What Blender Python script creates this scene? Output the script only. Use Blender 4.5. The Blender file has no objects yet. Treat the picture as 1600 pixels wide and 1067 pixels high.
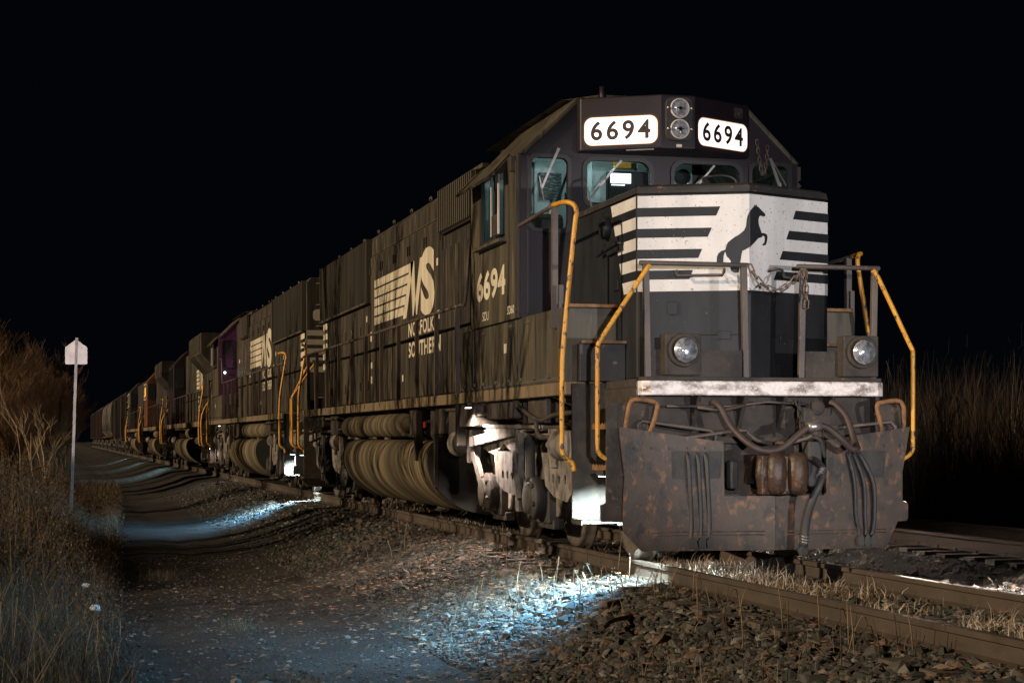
import bpy, bmesh, math, random
import numpy as np
from mathutils import Vector, Matrix
from mathutils.geometry import tessellate_polygon
random.seed(7); rng = np.random.default_rng(7)
C = bpy.context.scene.collection
PI = math.pi

# ------------------------------------------------------------------ materials
def nm(nt, t, **kw):
    n = nt.nodes.new(t)
    for k, v in kw.items(): setattr(n, k, v)
    return n
def mat(name, c1, c2=None, scale=(3,3,3), rough=.6, metal=0., c3=None, c3scale=(20,20,20), c3lo=.62, c3hi=.7,
        bump=0., bscale=40, detail=6, lo=.35, hi=.65, spec=.5, rough2=None, coord='Object', c4=None, c4scale=(2,2,.3), c4lo=.5, c4hi=.75):
    m = bpy.data.materials.new(name); m.use_nodes = True; nt = m.node_tree
    b = nt.nodes['Principled BSDF']; b.inputs['Roughness'].default_value = rough; b.inputs['Metallic'].default_value = metal
    b.inputs['Specular IOR Level'].default_value = spec
    tc = nm(nt, 'ShaderNodeTexCoord')
    def noise(sc, det, l, h, dist=0.):
        mp = nm(nt, 'ShaderNodeMapping'); mp.inputs['Scale'].default_value = sc
        nt.links.new(tc.outputs[coord], mp.inputs['Vector'])
        n = nm(nt, 'ShaderNodeTexNoise'); n.inputs['Scale'].default_value = 1; n.inputs['Detail'].default_value = det
        n.inputs['Roughness'].default_value = .6; n.inputs['Distortion'].default_value = dist
        nt.links.new(mp.outputs[0], n.inputs['Vector'])
        r = nm(nt, 'ShaderNodeMapRange'); r.inputs['From Min'].default_value = l; r.inputs['From Max'].default_value = h
        nt.links.new(n.outputs['Fac'], r.inputs['Value']); return r.outputs[0]
    def mix(fac, a, bb):
        x = nm(nt, 'ShaderNodeMix', data_type='RGBA'); nt.links.new(fac, x.inputs[0])
        for i, v in ((6, a), (7, bb)):
            if isinstance(v, tuple): x.inputs[i].default_value = (*v[:3], 1)
            else: nt.links.new(v, x.inputs[i])
        return x.outputs[2]
    col = c1
    if c2 is not None:
        f = noise(scale, detail, lo, hi); col = mix(f, c1, c2)
        if rough2 is not None:
            r = nm(nt, 'ShaderNodeMapRange'); r.inputs['To Min'].default_value = rough; r.inputs['To Max'].default_value = rough2
            nt.links.new(f, r.inputs['Value']); nt.links.new(r.outputs[0], b.inputs['Roughness'])
    if c4 is not None: col = mix(noise(c4scale, 4, c4lo, c4hi), col, c4)
    if c3 is not None: col = mix(noise(c3scale, 4, c3lo, c3hi), col, c3)
    if isinstance(col, tuple): b.inputs['Base Color'].default_value = (*col, 1)
    else: nt.links.new(col, b.inputs['Base Color'])
    if bump:
        n = nm(nt, 'ShaderNodeTexNoise'); n.inputs['Scale'].default_value = bscale; n.inputs['Detail'].default_value = 5
        nt.links.new(tc.outputs[coord], n.inputs['Vector'])
        bp = nm(nt, 'ShaderNodeBump'); bp.inputs['Strength'].default_value = bump; bp.inputs['Distance'].default_value = .02
        nt.links.new(n.outputs['Fac'], bp.inputs['Height']); nt.links.new(bp.outputs[0], b.inputs['Normal'])
    return m
def emis(name, col, s):
    m = bpy.data.materials.new(name); m.use_nodes = True; b = m.node_tree.nodes['Principled BSDF']
    b.inputs['Base Color'].default_value = (*col, 1); b.inputs['Emission Color'].default_value = (*col, 1); b.inputs['Emission Strength'].default_value = s
    return m
def glass(name, tint=(.8,.9,.9), clear=.85):
    m = bpy.data.materials.new(name); m.use_nodes = True; nt = m.node_tree; nt.nodes.clear()
    o = nm(nt, 'ShaderNodeOutputMaterial'); t = nm(nt, 'ShaderNodeBsdfTransparent'); g = nm(nt, 'ShaderNodeBsdfGlossy'); x = nm(nt, 'ShaderNodeMixShader')
    t.inputs[0].default_value = (*tint, 1); g.inputs['Roughness'].default_value = .05; x.inputs[0].default_value = 1-clear
    nt.links.new(t.outputs[0], x.inputs[1]); nt.links.new(g.outputs[0], x.inputs[2]); nt.links.new(x.outputs[0], o.inputs[0]); return m

M = {}
M['body'] = mat('grimy_paint_shadow_streaks', (.024,.021,.018), (.080,.064,.047), (2.6,2.6,.34), .5, c3=(.19,.148,.098), c3scale=(13,13,1.1), c3lo=.57, c3hi=.74, bump=.06, bscale=14, lo=.42, hi=.62, spec=.5, c4=(.022,.020,.016), c4scale=(4.5,4.5,.7), c4lo=.48, c4hi=.68, detail=9)  # real grime, plus dark upright streaks painted in for branch shadows
M['sill'] = mat('dusty_sill_paint', (.10,.072,.042), (.19,.135,.075), (4,4,1.2), .75, c3=(.05,.04,.03), c3scale=(9,9,3), bump=.1)
M['cab'] = mat('dark_cab_paint', (.0105,.0060,.0100), (.019,.0115,.0175), (2,2,.8), .5, c3=(.12,.08,.05), c3scale=(24,24,24), c3lo=.72, c3hi=.78, spec=.4)
M['cabside'] = mat('dusty_cab_paint', (.034,.030,.023), (.098,.082,.055), (3.2,3.2,.3), .55, c3=(.20,.155,.09), c3scale=(12,12,.8), c3lo=.56, c3hi=.76, c4=(.022,.02,.017), c4scale=(6,6,.5), c4lo=.52, c4hi=.62, spec=.35)
M['nose'] = mat('nose_black_paint', (.011,.012,.0135), (.022,.023,.025), (3,3,1), .46, c3=(.16,.11,.07), c3scale=(40,40,40), c3lo=.68, c3hi=.73, spec=.22, bump=.02, bscale=8)
M['nosetop'] = mat('worn_nose_top_paint', (.014,.013,.013), (.03,.026,.024), (4,4,4), .55, c3=(.20,.12,.07), c3scale=(9,9,14), c3lo=.63, c3hi=.7)
M['white'] = mat('dirty_white_paint', (.66,.63,.61), (.52,.50,.49), (4,4,1), .5, c3=(.09,.045,.03), c3scale=(42,42,42), c3lo=.64, c3hi=.675, bump=.02)
M['letter'] = mat('dusty_white_lettering', (.66,.59,.46), (.48,.42,.31), (5,5,.6), .6, c3=(.12,.10,.06), c3scale=(16,16,1.2), c3lo=.64, c3hi=.78)
M['bar'] = mat('worn_white_bar', (.70,.63,.60), (.13,.085,.065), (5,5,9), .42, c3=(.75,.7,.68), c3scale=(34,34,60), c3lo=.58, c3hi=.64, lo=.45, hi=.62, spec=.8, bump=.2, bscale=30)
M['plow'] = mat('rusty_plow_steel', (.068,.045,.033), (.043,.032,.026), (7,7,7), .55, c3=(.19,.09,.04), c3scale=(13,13,9), c3lo=.55, c3hi=.70, c4=(.022,.021,.021), c4scale=(6,6,4), c4lo=.55, c4hi=.64, bump=.13, bscale=60, spec=.4)
M['grime'] = mat('grimy_steel', (.030,.025,.022), (.060,.047,.038), (5,5,5), .7, c3=(.13,.085,.05), c3scale=(11,11,11), c3lo=.62, c3hi=.72, bump=.25, bscale=22, spec=.3)
M['truck'] = mat('dusty_truck_casting', (.12,.104,.09), (.22,.19,.168), (4,4,4), .8, c3=(.035,.031,.028), c3scale=(7,7,4), c3lo=.50, c3hi=.66, bump=.45, bscale=30, spec=.25)
M['dark'] = mat('dark_machinery', (.022,.021,.021), (.045,.04,.036), (6,6,6), .7, bump=.2)
M['wheel'] = mat('wheel_steel', (.085,.07,.06), (.14,.12,.10), (6,6,6), .55, metal=.3, c3=(.04,.035,.03), c3scale=(9,9,9))
M['tread'] = mat('polished_wheel_tread', (.4,.38,.36), (.25,.23,.21), (8,8,8), .3, metal=.9)
M['knuckle'] = mat('oily_rust_coupler', (.06,.030,.015), (.030,.019,.014), (9,9,9), .46, c3=(.14,.062,.026), c3scale=(14,14,14), c3lo=.6, c3hi=.68, bump=.4, bscale=20, spec=.4)
M['rubber'] = mat('black_rubber', (.025,.024,.024), (.04,.036,.034), (8,8,8), .6)
M['hose'] = mat('dusty_rubber_hose', (.034,.022,.019), (.052,.034,.029), (8,8,8), .6)
M['yellow'] = mat('worn_yellow_paint', (.62,.30,.025), (.50,.22,.02), (8,8,4), .45, c3=(.07,.045,.03), c3scale=(22,22,15), c3lo=.565, c3hi=.62)
M['worn'] = mat('worn_brown_yellow_edge', (.26,.12,.04), (.12,.06,.03), (14,14,14), .7)
M['pipe'] = mat('dark_handrail_paint', (.05,.042,.04), (.10,.072,.058), (5,5,3), .55, c3=(.2,.11,.06), c3scale=(18,18,8), c3lo=.64, c3hi=.74)
M['trim'] = mat('pale_window_trim',(.66,.60,.57),(.45,.40,.38),(9,9,3),.4)
M['steel'] = mat('bare_steel', (.45,.43,.42), (.3,.28,.27), (10,10,10), .35, metal=.8)
M['chain'] = mat('rusty_chain_steel', (.20,.15,.12), (.10,.07,.05), (20,20,20), .5, metal=.5)
M['screen'] = mat('dark_screen_mesh', (.015,.0135,.0115), (.032,.027,.020), (4,4,.25), .8, spec=.2)
M['rib'] = mat('vent_rib_paint', (.05,.045,.035), (.085,.07,.048), (3,3,.3), .7)
# tank: streaks running round the girth
def streak_mat(name, a, b, d, sc=2.6):
    return mat(name, a, b, (.35,sc,.12), .8, c3=d, c3scale=(.4,sc*2.1,.2), c3lo=.50, c3hi=.62, lo=.38, hi=.62, detail=12, spec=.2, c4=tuple(v*.24 for v in b), c4scale=(.3,sc*.62,.12), c4lo=.47, c4hi=.60)
M['tank'] = streak_mat('streaked_dusty_tank', (.085,.068,.045), (.19,.148,.088), (.05,.041,.031), 3.4)
M['tankend'] = mat('dark_tank_end_paint', (.042,.042,.044), (.06,.058,.056), (1.2,1.2,1.2), .65, spec=.25)
M['lens'] = mat('headlamp_lens', (.85,.86,.9), (.30,.30,.32), (26,26,26), rough=.18, metal=.6, bump=.55, bscale=20)
M['lensglass'] = glass('lamp_glass', (.95,.97,1), .9)
M['glass'] = glass('cab_window_glass', (.85,.92,.92), .96)
M['darkglass'] = mat('dark_window_glass', (.02,.025,.028), None, rough=.08, spec=.6)
M['board'] = emis('lit_number_board', (1,.95,.93), 1.12)
_nt=M['board'].node_tree; _n=nm(_nt,'ShaderNodeTexNoise'); _n.inputs['Scale'].default_value=5; _n.inputs['Detail'].default_value=6; _x=nm(_nt,'ShaderNodeMix',data_type='RGBA'); _x.inputs[6].default_value=(1,.97,.95,1); _x.inputs[7].default_value=(1,.86,.80,1)
_r=nm(_nt,'ShaderNodeMapRange'); _r.inputs['From Min'].default_value=.42; _r.inputs['From Max'].default_value=.72; _tc=nm(_nt,'ShaderNodeTexCoord')
_nt.links.new(_tc.outputs['Object'],_n.inputs['Vector']); _nt.links.new(_n.outputs['Fac'],_r.inputs[0]); _nt.links.new(_r.outputs[0],_x.inputs[0]); _nt.links.new(_x.outputs[2],_nt.nodes['Principled BSDF'].inputs['Emission Color'])
M['boardrim'] = emis('number_board_rim_glow', (1,.52,.30), .55)
M['digit'] = mat('number_digit_black', (.035,.018,.014), None, rough=.6)
M['rim'] = mat('gasket_black', (.02,.018,.018), None, rough=.5)
M['inwall'] = mat('cab_interior_wall', (.30,.36,.36), (.22,.27,.27), (2,2,2), .6)
M['paper'] = mat('notice_dark_paper', (.015,.018,.018), (.10,.12,.12), (14,8,60), .7, lo=.5, hi=.6)
M['label'] = mat('yellow_notice', (.80,.42,.03), (.7,.32,.02), (10,10,10), .6)
M['display'] = emis('cab_display_screen', (.85,1,.97), 2.2)
M['seat'] = mat('black_seat_fabric', (.018,.018,.02), None, rough=.8)
M['ledcool'] = emis('step_lamp_lens', (.75,1,1), 9)
M['ledwarm'] = emis('truck_lamp_lens', (1,.85,.75), 9)
M['redlamp'] = emis('red_marker_lens', (1,.05,.06), 2.5)
M['amberwin'] = emis('lit_amber_window', (1,.55,.06), 1.0)
M['rail'] = mat('rusty_rail_steel', (.048,.037,.030), (.078,.060,.047), (2,1.2,3), .7, c3=(.05,.038,.03), c3scale=(6,2.2,5), c3lo=.56, c3hi=.7, bump=.15, bscale=24, spec=.3)
M['railhead'] = mat('worn_rail_head', (.22,.18,.15), (.12,.09,.07), (5,1,5), .38, metal=.6)
M['sleeper'] = mat('weathered_sleeper', (.055,.045,.04), (.09,.072,.06), (3,14,14), .85, bump=.4)
M['purplelit'] = mat('cab_paint_purple_light', (.075,.03,.055), (.05,.022,.04), (2,2,.8), .5)  # purple light falling on the black cab, put into its paint colour
M['orange'] = mat('dirty_orange_paint', (.15,.042,.012), (.07,.023,.010), (1.4,1.4,.4), .6, c3=(.04,.03,.02), c3scale=(3,3,1))
M['hopper'] = mat('dusty_grey_hopper', (.10,.088,.068), (.055,.047,.038), (1,1,.3), .75)
M['boxred'] = mat('faded_red_car_paint', (.045,.015,.012), (.026,.012,.010), (1,1,.3), .75)
M['brown'] = mat('dark_brown_car_paint', (.028,.019,.015), (.018,.013,.011), (1,1,.3), .75)

# ------------------------------------------------------------------ mesh builder
class MB:
    def __init__(s): s.v=[]; s.f=[]; s.sm=[]; s.mi=[]; s.m=0
    def add(s, vs, fs, smooth=False):
        o=len(s.v); s.v+= [tuple(v) for v in vs]
        for f in fs: s.f.append([o+i for i in f]); s.sm.append(smooth); s.mi.append(s.m)
        return s
    def box(s,x0,x1,y0,y1,z0,z1):
        vs=[(x,y,z) for z in (z0,z1) for y in (y0,y1) for x in (x0,x1)]
        return s.add(vs,[(0,2,3,1),(4,5,7,6),(0,1,5,4),(2,6,7,3),(0,4,6,2),(1,3,7,5)])
    def obox(s, c, ax, ay, az, hx, hy, hz):
        c=Vector(c); vs=[c+ax*(i*hx)+ay*(j*hy)+az*(k*hz) for k in (-1,1) for j in (-1,1) for i in (-1,1)]
        return s.add(vs,[(0,2,3,1),(4,5,7,6),(0,1,5,4),(2,6,7,3),(0,4,6,2),(1,3,7,5)])
    def bar(s, a, b, w, h, up=(0,0,1)):
        a=Vector(a); b=Vector(b); d=(b-a); L=d.length; d.normalize(); u=Vector(up)
        if abs(d.dot(u))>.98: u=Vector((0,1,0))
        r=d.cross(u).normalized(); u=r.cross(d)
        return s.obox((a+b)/2, d, r, u, L/2, w/2, h/2)
    def prism(s, poly, axis, a, b):
        # poly in the two other axes (x:(y,z), y:(x,z), z:(x,y)); concave allowed
        def P(p,t): return {'x':(t,p[0],p[1]),'y':(p[0],t,p[1]),'z':(p[0],p[1],t)}[axis]
        n=len(poly); vs=[P(p,a) for p in poly]+[P(p,b) for p in poly]
        tr=tessellate_polygon([[Vector((p[0],p[1],0)) for p in poly]])
        fs=[tuple(t) for t in tr]+[tuple(i+n for i in reversed(t)) for t in tr]
        conv=len(poly)<=4
        if conv: fs=[tuple(range(n)),tuple(range(2*n-1,n-1,-1))]
        fs+=[(i,(i+1)%n,(i+1)%n+n,i+n) for i in range(n)]
        return s.add(vs,fs)
    def tube(s, pts, r, n=8, closed=False, cap=True):
        pts=[Vector(p) for p in pts]; k=len(pts); rs=r if isinstance(r,(list,tuple)) else [r]*k
        vs=[]; prev=None
        for i,p in enumerate(pts):
            if closed: d=(pts[(i+1)%k]-pts[i-1])
            else: d=pts[min(i+1,k-1)]-pts[max(i-1,0)]
            d.normalize()
            if prev is None:
                u=Vector((0,0,1)) if abs(d.z)<.9 else Vector((1,0,0))
                prev=(u-d*u.dot(d)).normalized()
            else: prev=(prev-d*prev.dot(d)).normalized()
            w=d.cross(prev)
            for j in range(n):
                t=2*PI*j/n; vs.append(p+(prev*math.cos(t)+w*math.sin(t))*rs[i])
        fs=[]
        for i in range(k if closed else k-1):
            a=i*n; b=((i+1)%k)*n
            for j in range(n): fs.append((a+j,a+(j+1)%n,b+(j+1)%n,b+j))
        s.add(vs,fs,True)
        if cap and not closed:
            o=len(s.v)-k*n
            for base in (0,(k-1)*n): s.f.append([o+base+j for j in range(n)]); s.sm.append(False); s.mi.append(s.m)
        return s
    def lathe(s, prof, c, axis='x', n=20, smooth=True):
        # prof: (t along axis, radius)
        vs=[]; k=len(prof); c=Vector(c)
        for t,r in prof:
            for j in range(n):
                a=2*PI*j/n; p,q=r*math.cos(a),r*math.sin(a)
                vs.append(c+Vector({'x':(t,p,q),'y':(p,t,q),'z':(p,q,t)}[axis]))
        fs=[(i*n+j,i*n+(j+1)%n,(i+1)*n+(j+1)%n,(i+1)*n+j) for i in range(k-1) for j in range(n)]
        fs+=[tuple(range(n)),tuple((k-1)*n+j for j in range(n))]
        return s.add(vs,fs,smooth)
    def sheet(s, poly, O, U, V, N, off=0., holes=()):
        # flat polygon in the (U,V) frame at O, pushed off along N
        O=Vector(O)+Vector(N)*off; U=Vector(U); V=Vector(V)
        loops=[[Vector((p[0],p[1],0)) for p in poly]]+[[Vector((p[0],p[1],0)) for p in h] for h in holes]
        flat=[p for l in loops for p in l]; tr=tessellate_polygon(loops)
        return s.add([O+U*p.x+V*p.y for p in flat],[tuple(t) for t in tr])
    def build(s, name, m, parent=None, bevel=0., solid=0., recalc=True, seg=2):
        me=bpy.data.meshes.new(name); me.from_pydata(s.v,[],s.f)
        ms=m if isinstance(m,(list,tuple)) else [m]
        for x in ms: me.materials.append(M[x] if isinstance(x,str) else x)
        me.polygons.foreach_set('use_smooth',s.sm); me.polygons.foreach_set('material_index',s.mi)
        if recalc:
            b=bmesh.new(); b.from_mesh(me); bmesh.ops.recalc_face_normals(b,faces=b.faces); b.to_mesh(me); b.free()
        me.update(); o=bpy.data.objects.new(name,me); C.objects.link(o)
        if parent: o.parent=parent
        if solid:
            q=o.modifiers.new('thick','SOLIDIFY'); q.thickness=solid; q.offset=0
        if bevel:
            q=o.modifiers.new('bevel','BEVEL'); q.width=bevel; q.segments=seg; q.limit_method='ANGLE'; q.angle_limit=math.radians(40)
        return o
def build_each(mb, name, m, parent=None, **k):
    # every loose piece of the builder becomes an object of its own
    par=list(range(len(mb.v)))
    def find(a):
        while par[a]!=a: par[a]=par[par[a]]; a=par[a]
        return a
    for f in mb.f:
        for q in f[1:]: par[find(q)]=find(f[0])
    groups={}
    for i,f in enumerate(mb.f): groups.setdefault(find(f[0]),[]).append(i)
    for fs in groups.values():
        used=sorted({q for i in fs for q in mb.f[i]}); ix={q:j for j,q in enumerate(used)}
        p=MB(); p.v=[mb.v[q] for q in used]; p.f=[[ix[q] for q in mb.f[i]] for i in fs]; p.sm=[mb.sm[i] for i in fs]; p.mi=[mb.mi[i] for i in fs]
        p.build(name,m,parent,**k)
def rrect(x0,x1,y0,y1,r,n=5):
    out=[]
    for cx,cy,a in ((x1-r,y1-r,0),(x0+r,y1-r,90),(x0+r,y0+r,180),(x1-r,y0+r,270)):
        for i in range(n+1):
            t=math.radians(a+90*i/n); out.append((cx+r*math.cos(t),cy+r*math.sin(t)))
    return out
def circle(cx,cy,r,n=20): return [(cx+r*math.cos(2*PI*i/n),cy+r*math.sin(2*PI*i/n)) for i in range(n)]
def smooth_path(pts, k=6):
    P=[Vector(p) for p in pts]; P=[P[0]*2-P[1]]+P+[P[-1]*2-P[-2]]; out=[]
    for i in range(1,len(P)-2):
        for j in range(k):
            t=j/k; a,b,c,d=P[i-1],P[i],P[i+1],P[i+2]
            out.append(.5*((2*b)+(c-a)*t+(2*a-5*b+4*c-d)*t*t+(3*b-a-3*c+d)*t**3))
    out.append(P[-2]); return out
def clip_tri(poly, k, c, keep_less):
    out=[]; n=len(poly)
    for i in range(n):
        a=poly[i]; b=poly[(i+1)%n]
        ia=(a[k]<=c) if keep_less else (a[k]>=c); ib=(b[k]<=c) if keep_less else (b[k]>=c)
        if ia: out.append(a)
        if ia!=ib:
            t=(c-a[k])/(b[k]-a[k]); out.append((a[0]+(b[0]-a[0])*t,a[1]+(b[1]-a[1])*t))
    return out
def empty(name, loc=(0,0,0), rz=0., parent=None):
    o=bpy.data.objects.new(name,None); C.objects.link(o); o.location=loc; o.rotation_euler=(0,0,rz); o.empty_display_size=.3
    if parent: o.parent=parent
    return o
def tag(o, label=None, cat=None, group=None, kind=None):
    if label: o['label']=label
    if cat: o['category']=cat
    if group: o['group']=group
    if kind: o['kind']=kind
    return o
def text_mesh(txt, bold=0., space=1.):
    cu=bpy.data.curves.new('lettering_curve','FONT'); cu.body=txt; cu.size=1; cu.offset=bold; cu.space_character=space; cu.resolution_u=5
    o=bpy.data.objects.new('lettering_tmp',cu); C.objects.link(o); bpy.context.view_layer.update()
    me=bpy.data.meshes.new_from_object(o.evaluated_get(bpy.context.evaluated_depsgraph_get()))
    vs=[v.co.copy() for v in me.vertices]; fs=[tuple(p.vertices) for p in me.polygons]
    bpy.data.objects.remove(o); bpy.data.curves.remove(cu); bpy.data.meshes.remove(me)
    x0=min(v.x for v in vs); x1=max(v.x for v in vs); y0=min(v.y for v in vs); y1=max(v.y for v in vs)
    return [((v.x-x0)/(x1-x0),(v.y-y0)/(y1-y0)) for v in vs], fs
TXT={}
def add_text(mb, txt, O, U, V, N, w, h, off, bold=.01, space=1.):
    k=(txt,bold,space)
    if k not in TXT: TXT[k]=text_mesh(txt,bold,space)
    vs,fs=TXT[k]; O=Vector(O)+Vector(N)*off; U=Vector(U); V=Vector(V)
    mb.add([O+U*(p[0]*w)+V*(p[1]*h) for p in vs],fs); return mb
def chain(mb, pts, link=.055, r=.006, wid=.016):
    P=smooth_path(pts,12); d=[0]
    for a,b in zip(P,P[1:]): d.append(d[-1]+(b-a).length)
    def at(s):
        for i in range(len(d)-1):
            if d[i+1]>=s: t=(s-d[i])/max(1e-9,d[i+1]-d[i]); return P[i].lerp(P[i+1],t)
        return P[-1]
    n=int(d[-1]/(link*.78))
    for i in range(n):
        a=at(i*link*.78); b=at(min(d[-1],i*link*.78+link)); t=(b-a)
        if t.length<1e-5: continue
        t.normalize(); u=Vector((0,1,0)) if i%2 else Vector((1,0,0)); u=(u-t*u.dot(t))
        if u.length<.05: u=Vector((.7,.7,0))
        u.normalize(); c=(a+b)/2; hl=link/2-wid/2
        loop=[]
        for q in range(8):
            an=2*PI*q/8; loop.append(c+t*(math.copysign(hl,math.cos(an+.01))+wid*.5*math.cos(an))+u*(wid*math.sin(an)))
        mb.tube(loop,r,5,closed=True)

# ------------------------------------------------------------------ locomotive of the lead type (local: front plate y=0, heading -y, rail top z=0)
def prism_smooth(mb, poly, axis, a, b, caps=True):
    def P(p,t): return {'x':(t,p[0],p[1]),'y':(p[0],t,p[1]),'z':(p[0],p[1],t)}[axis]
    n=len(poly)
    mb.add([P(p,a) for p in poly]+[P(p,b) for p in poly],[(i,(i+1)%n,(i+1)%n+n,i+n) for i in range(n)],True)
    if caps:
        tr=tessellate_polygon([[Vector((p[0],p[1],0)) for p in poly]])
        mb.add([P(p,a) for p in poly],[tuple(t) for t in tr]); mb.add([P(p,b) for p in poly],[tuple(t) for t in tr])
def xy_sm(pts,k=6,closed=False):
    q=smooth_path([(p[0],p[1],0) for p in pts],k); return [(p.x,p.y) for p in q]

LEN=21.6; HE=20.6
HORSE=[(1047,196),(1056,186),(1058,172),(1064,183),(1071,171),(1074,185),(1086,192),(1098,206),(1112,222),(1127,238),(1127,252),(1112,257),(1099,250),(1088,257),(1084,280),(1085,305),(1090,326),(1098,350),(1104,370),(1122,372),(1137,380),(1141,400),(1138,428),(1131,453),(1112,459),(1107,450),(1119,441),(1124,420),(1122,396),(1112,388),(1104,400),(1082,408),(1060,436),(1032,468),(1006,482),(980,494),(974,520),(968,560),(962,600),(955,640),(930,645),(905,632),(898,615),(900,590),(902,562),(886,540),(872,528),(864,496),(857,500),(850,530),(850,560),(842,590),(815,592),(803,575),(805,530),(815,505),(838,488),(862,482),(868,462),(880,432),(918,402),(962,377),(994,350),(1006,322),(1010,282),(1016,252),(1030,220)]

def truck(root, yc, sgn=1):
    t=MB()
    prof=[(-2.72,.98),(-2.5,1.2),(-1.3,1.24),(1.3,1.24),(2.6,1.2),(3.0,1.02),(2.98,.86),(2.62,.8),(2.46,.33),(1.74,.33),(1.62,.6),(1.25,.78),(.8,.62),(.4,.33),(-.34,.33),(-.5,.58),(-.95,.78),(-1.5,.6),(-1.68,.33),(-2.4,.33),(-2.55,.78),(-2.7,.84)]
    for s in (-1,1):
        t.prism([(yc+p[0],p[1]) for p in prof],'x',s*.98,s*1.1)
        t.prism([(yc+p[0],p[1]) for p in [(-1.9,1.2),(2.0,1.2),(2.0,1.13),(-1.9,1.13)]],'x',s*1.1,s*1.2)
    t.box(-.95,.95,yc-.9,yc-.5,.6,1.15); t.box(-.95,.95,yc+.6,yc+1.2,.6,1.15)
    tr=t.build('truck','truck',root,bevel=.02)
    for k,a in enumerate((-2.05,0,2.1)):
        y=yc+a; w=MB()
        for s in (-1,1):
            w.lathe([(s*.68,.50),(s*.70,.545),(s*.72,.55),(s*.735,.515),(s*.80,.508),(s*.83,.50),(s*.835,.44),(s*.82,.42),(s*.805,.25),(s*.83,.2),(s*.84,.08)],(0,y,.51),'x',40)
        w.lathe([(-.7,.09),(.7,.09)],(0,y,.51),'x',12)
        w.build('wheelset','wheel',tr)
        for s in (-1,1):
            if (yc<5 and k==0) or (yc>LEN-5 and k==2): continue
            j=MB(); j.lathe([(s*1.0,.2),(s*1.2,.2),(s*1.24,.23),(s*1.30,.23),(s*1.33,.17),(s*1.36,.16),(s*1.37,.05)],(0,y,.52),'x',18)
            for q in range(6):
                an=q*PI/3+.3; j.lathe([(s*1.29,.03),(s*1.345,.03)],(0,y+.19*math.cos(an),.52+.19*math.sin(an)),'x',6,False)
            j.box(min(s*1.0,s*1.18),max(s*1.0,s*1.18),y-.27,y+.27,.26,.60); j.box(min(s*1.02,s*1.14),max(s*1.02,s*1.14),y-.32,y+.32,.20,.30)
            j.build('journal_box','dark' if k!=2 else 'grime',tr,bevel=.012)
    for s in (-1,1):
        def bx(mb,a,b,y0,y1,z0,z1): mb.box(min(s*a,s*b),max(s*a,s*b),yc+y0,yc+y1,z0,z1)
        for a in (-.95,1.2):
            h=MB(); pl=[(a-.62,1.0),(a+.58,1.0),(a+.42,.66),(a+.1,.56),(a-.4,.52),(a-.66,.66)]
            O=(s*1.27,yc,0); h.sheet(pl,O,(0,1,0),(0,0,1),(s,0,0),0,[[(a+q+p[0],.74+p[1]) for p in circle(0,0,.05,10)] for q in (-.32,-.1,.12)])
            h.build('hanger_plate','truck',tr,solid=.03)
        for a in (-1.55,1.6):
            g=MB(); g.lathe([(a+yc-.05,.05),(a+yc,.14),(a+yc+.34,.15),(a+yc+.38,.16),(a+yc+.42,.15),(a+yc+.44,.05)] if a<0 else [(a+yc+1.6-.05,.05),(a+yc+1.6,.15),(a+yc+1.96,.16),(a+yc+2.0,.165),(a+yc+2.04,.15),(a+yc+2.06,.05)],(s*1.28,0,1.08),'y',20)
            g.lathe([(yc+(a+.44 if a<0 else a+1.2),.04),(yc+(a+.9 if a<0 else a+1.6),.04)],(s*1.28,0,1.08),'y',10)
            yy=a+.62 if a<0 else a+1.3
            g.prism([(yc+yy-.1,.85),(yc+yy+.12,.85),(yc+yy+.18,1.25),(yc+yy-.16,1.25)],'x',s*1.2,s*1.32)
            g.build('brake_cylinder','truck',tr,bevel=.01)
        r=MB()
        r.bar((s*1.32,yc-.6,1.26),(s*1.32,yc+3.6,1.30),.05,.04); r.bar((s*1.30,yc+.55,1.24),(s*1.34,yc+2.7,1.10),.05,.12)
        r.prism([(yc+.2,1.18),(yc+1.35,1.2),(yc+2.3,1.22),(yc+2.3,1.02),(yc+1.75,.95),(yc+1.3,1.08),(yc+.9,.98),(yc+.5,1.05)],'x',s*1.22,s*1.28)
        r.bar((s*1.3,yc+2.75,1.02),(s*1.25,yc+2.5,.62),.06,.1); r.bar((s*1.3,yc+.42,1.2),(s*1.3,yc+.42,.36),.1,.14); r.bar((s*1.29,yc-1.55,1.2),(s*1.29,yc-1.75,.42),.07,.1)
        r.tube([(s*1.33,yc+.5,1.0),(s*1.35,yc+.42,.8),(s*1.33,yc+.3,.5)],.05,8)
        r.build('brake_rigging','truck',tr,bevel=.008)
        d=MB(); d.lathe([(.36,.07),(.7,.07),(.72,.055),(1.16,.055)],(s*1.28,yc+.12,0),'z',12); d.build('damper','dark',tr)
        for a in (-1.0,1.1):
            c=MB(); 
            for b in (-.16,.16):
                pts=[(s*1.04+.085*math.cos(q*.7),yc+a+b+.085*math.sin(q*.7),.8+q*.0055) for q in range(64)]
                c.tube(pts,.018,5)
            c.build('coil_spring','grime',tr)
        sp=MB(); sp.tube([(s*1.0,yc-2.5,.95),(s*.98,yc-2.75,.7),(s*.9,yc-2.85,.3),(s*.8,yc-2.8,.08)],.03,8)
        sp.build('sand_pipe','grime',tr)
    return tr

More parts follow.
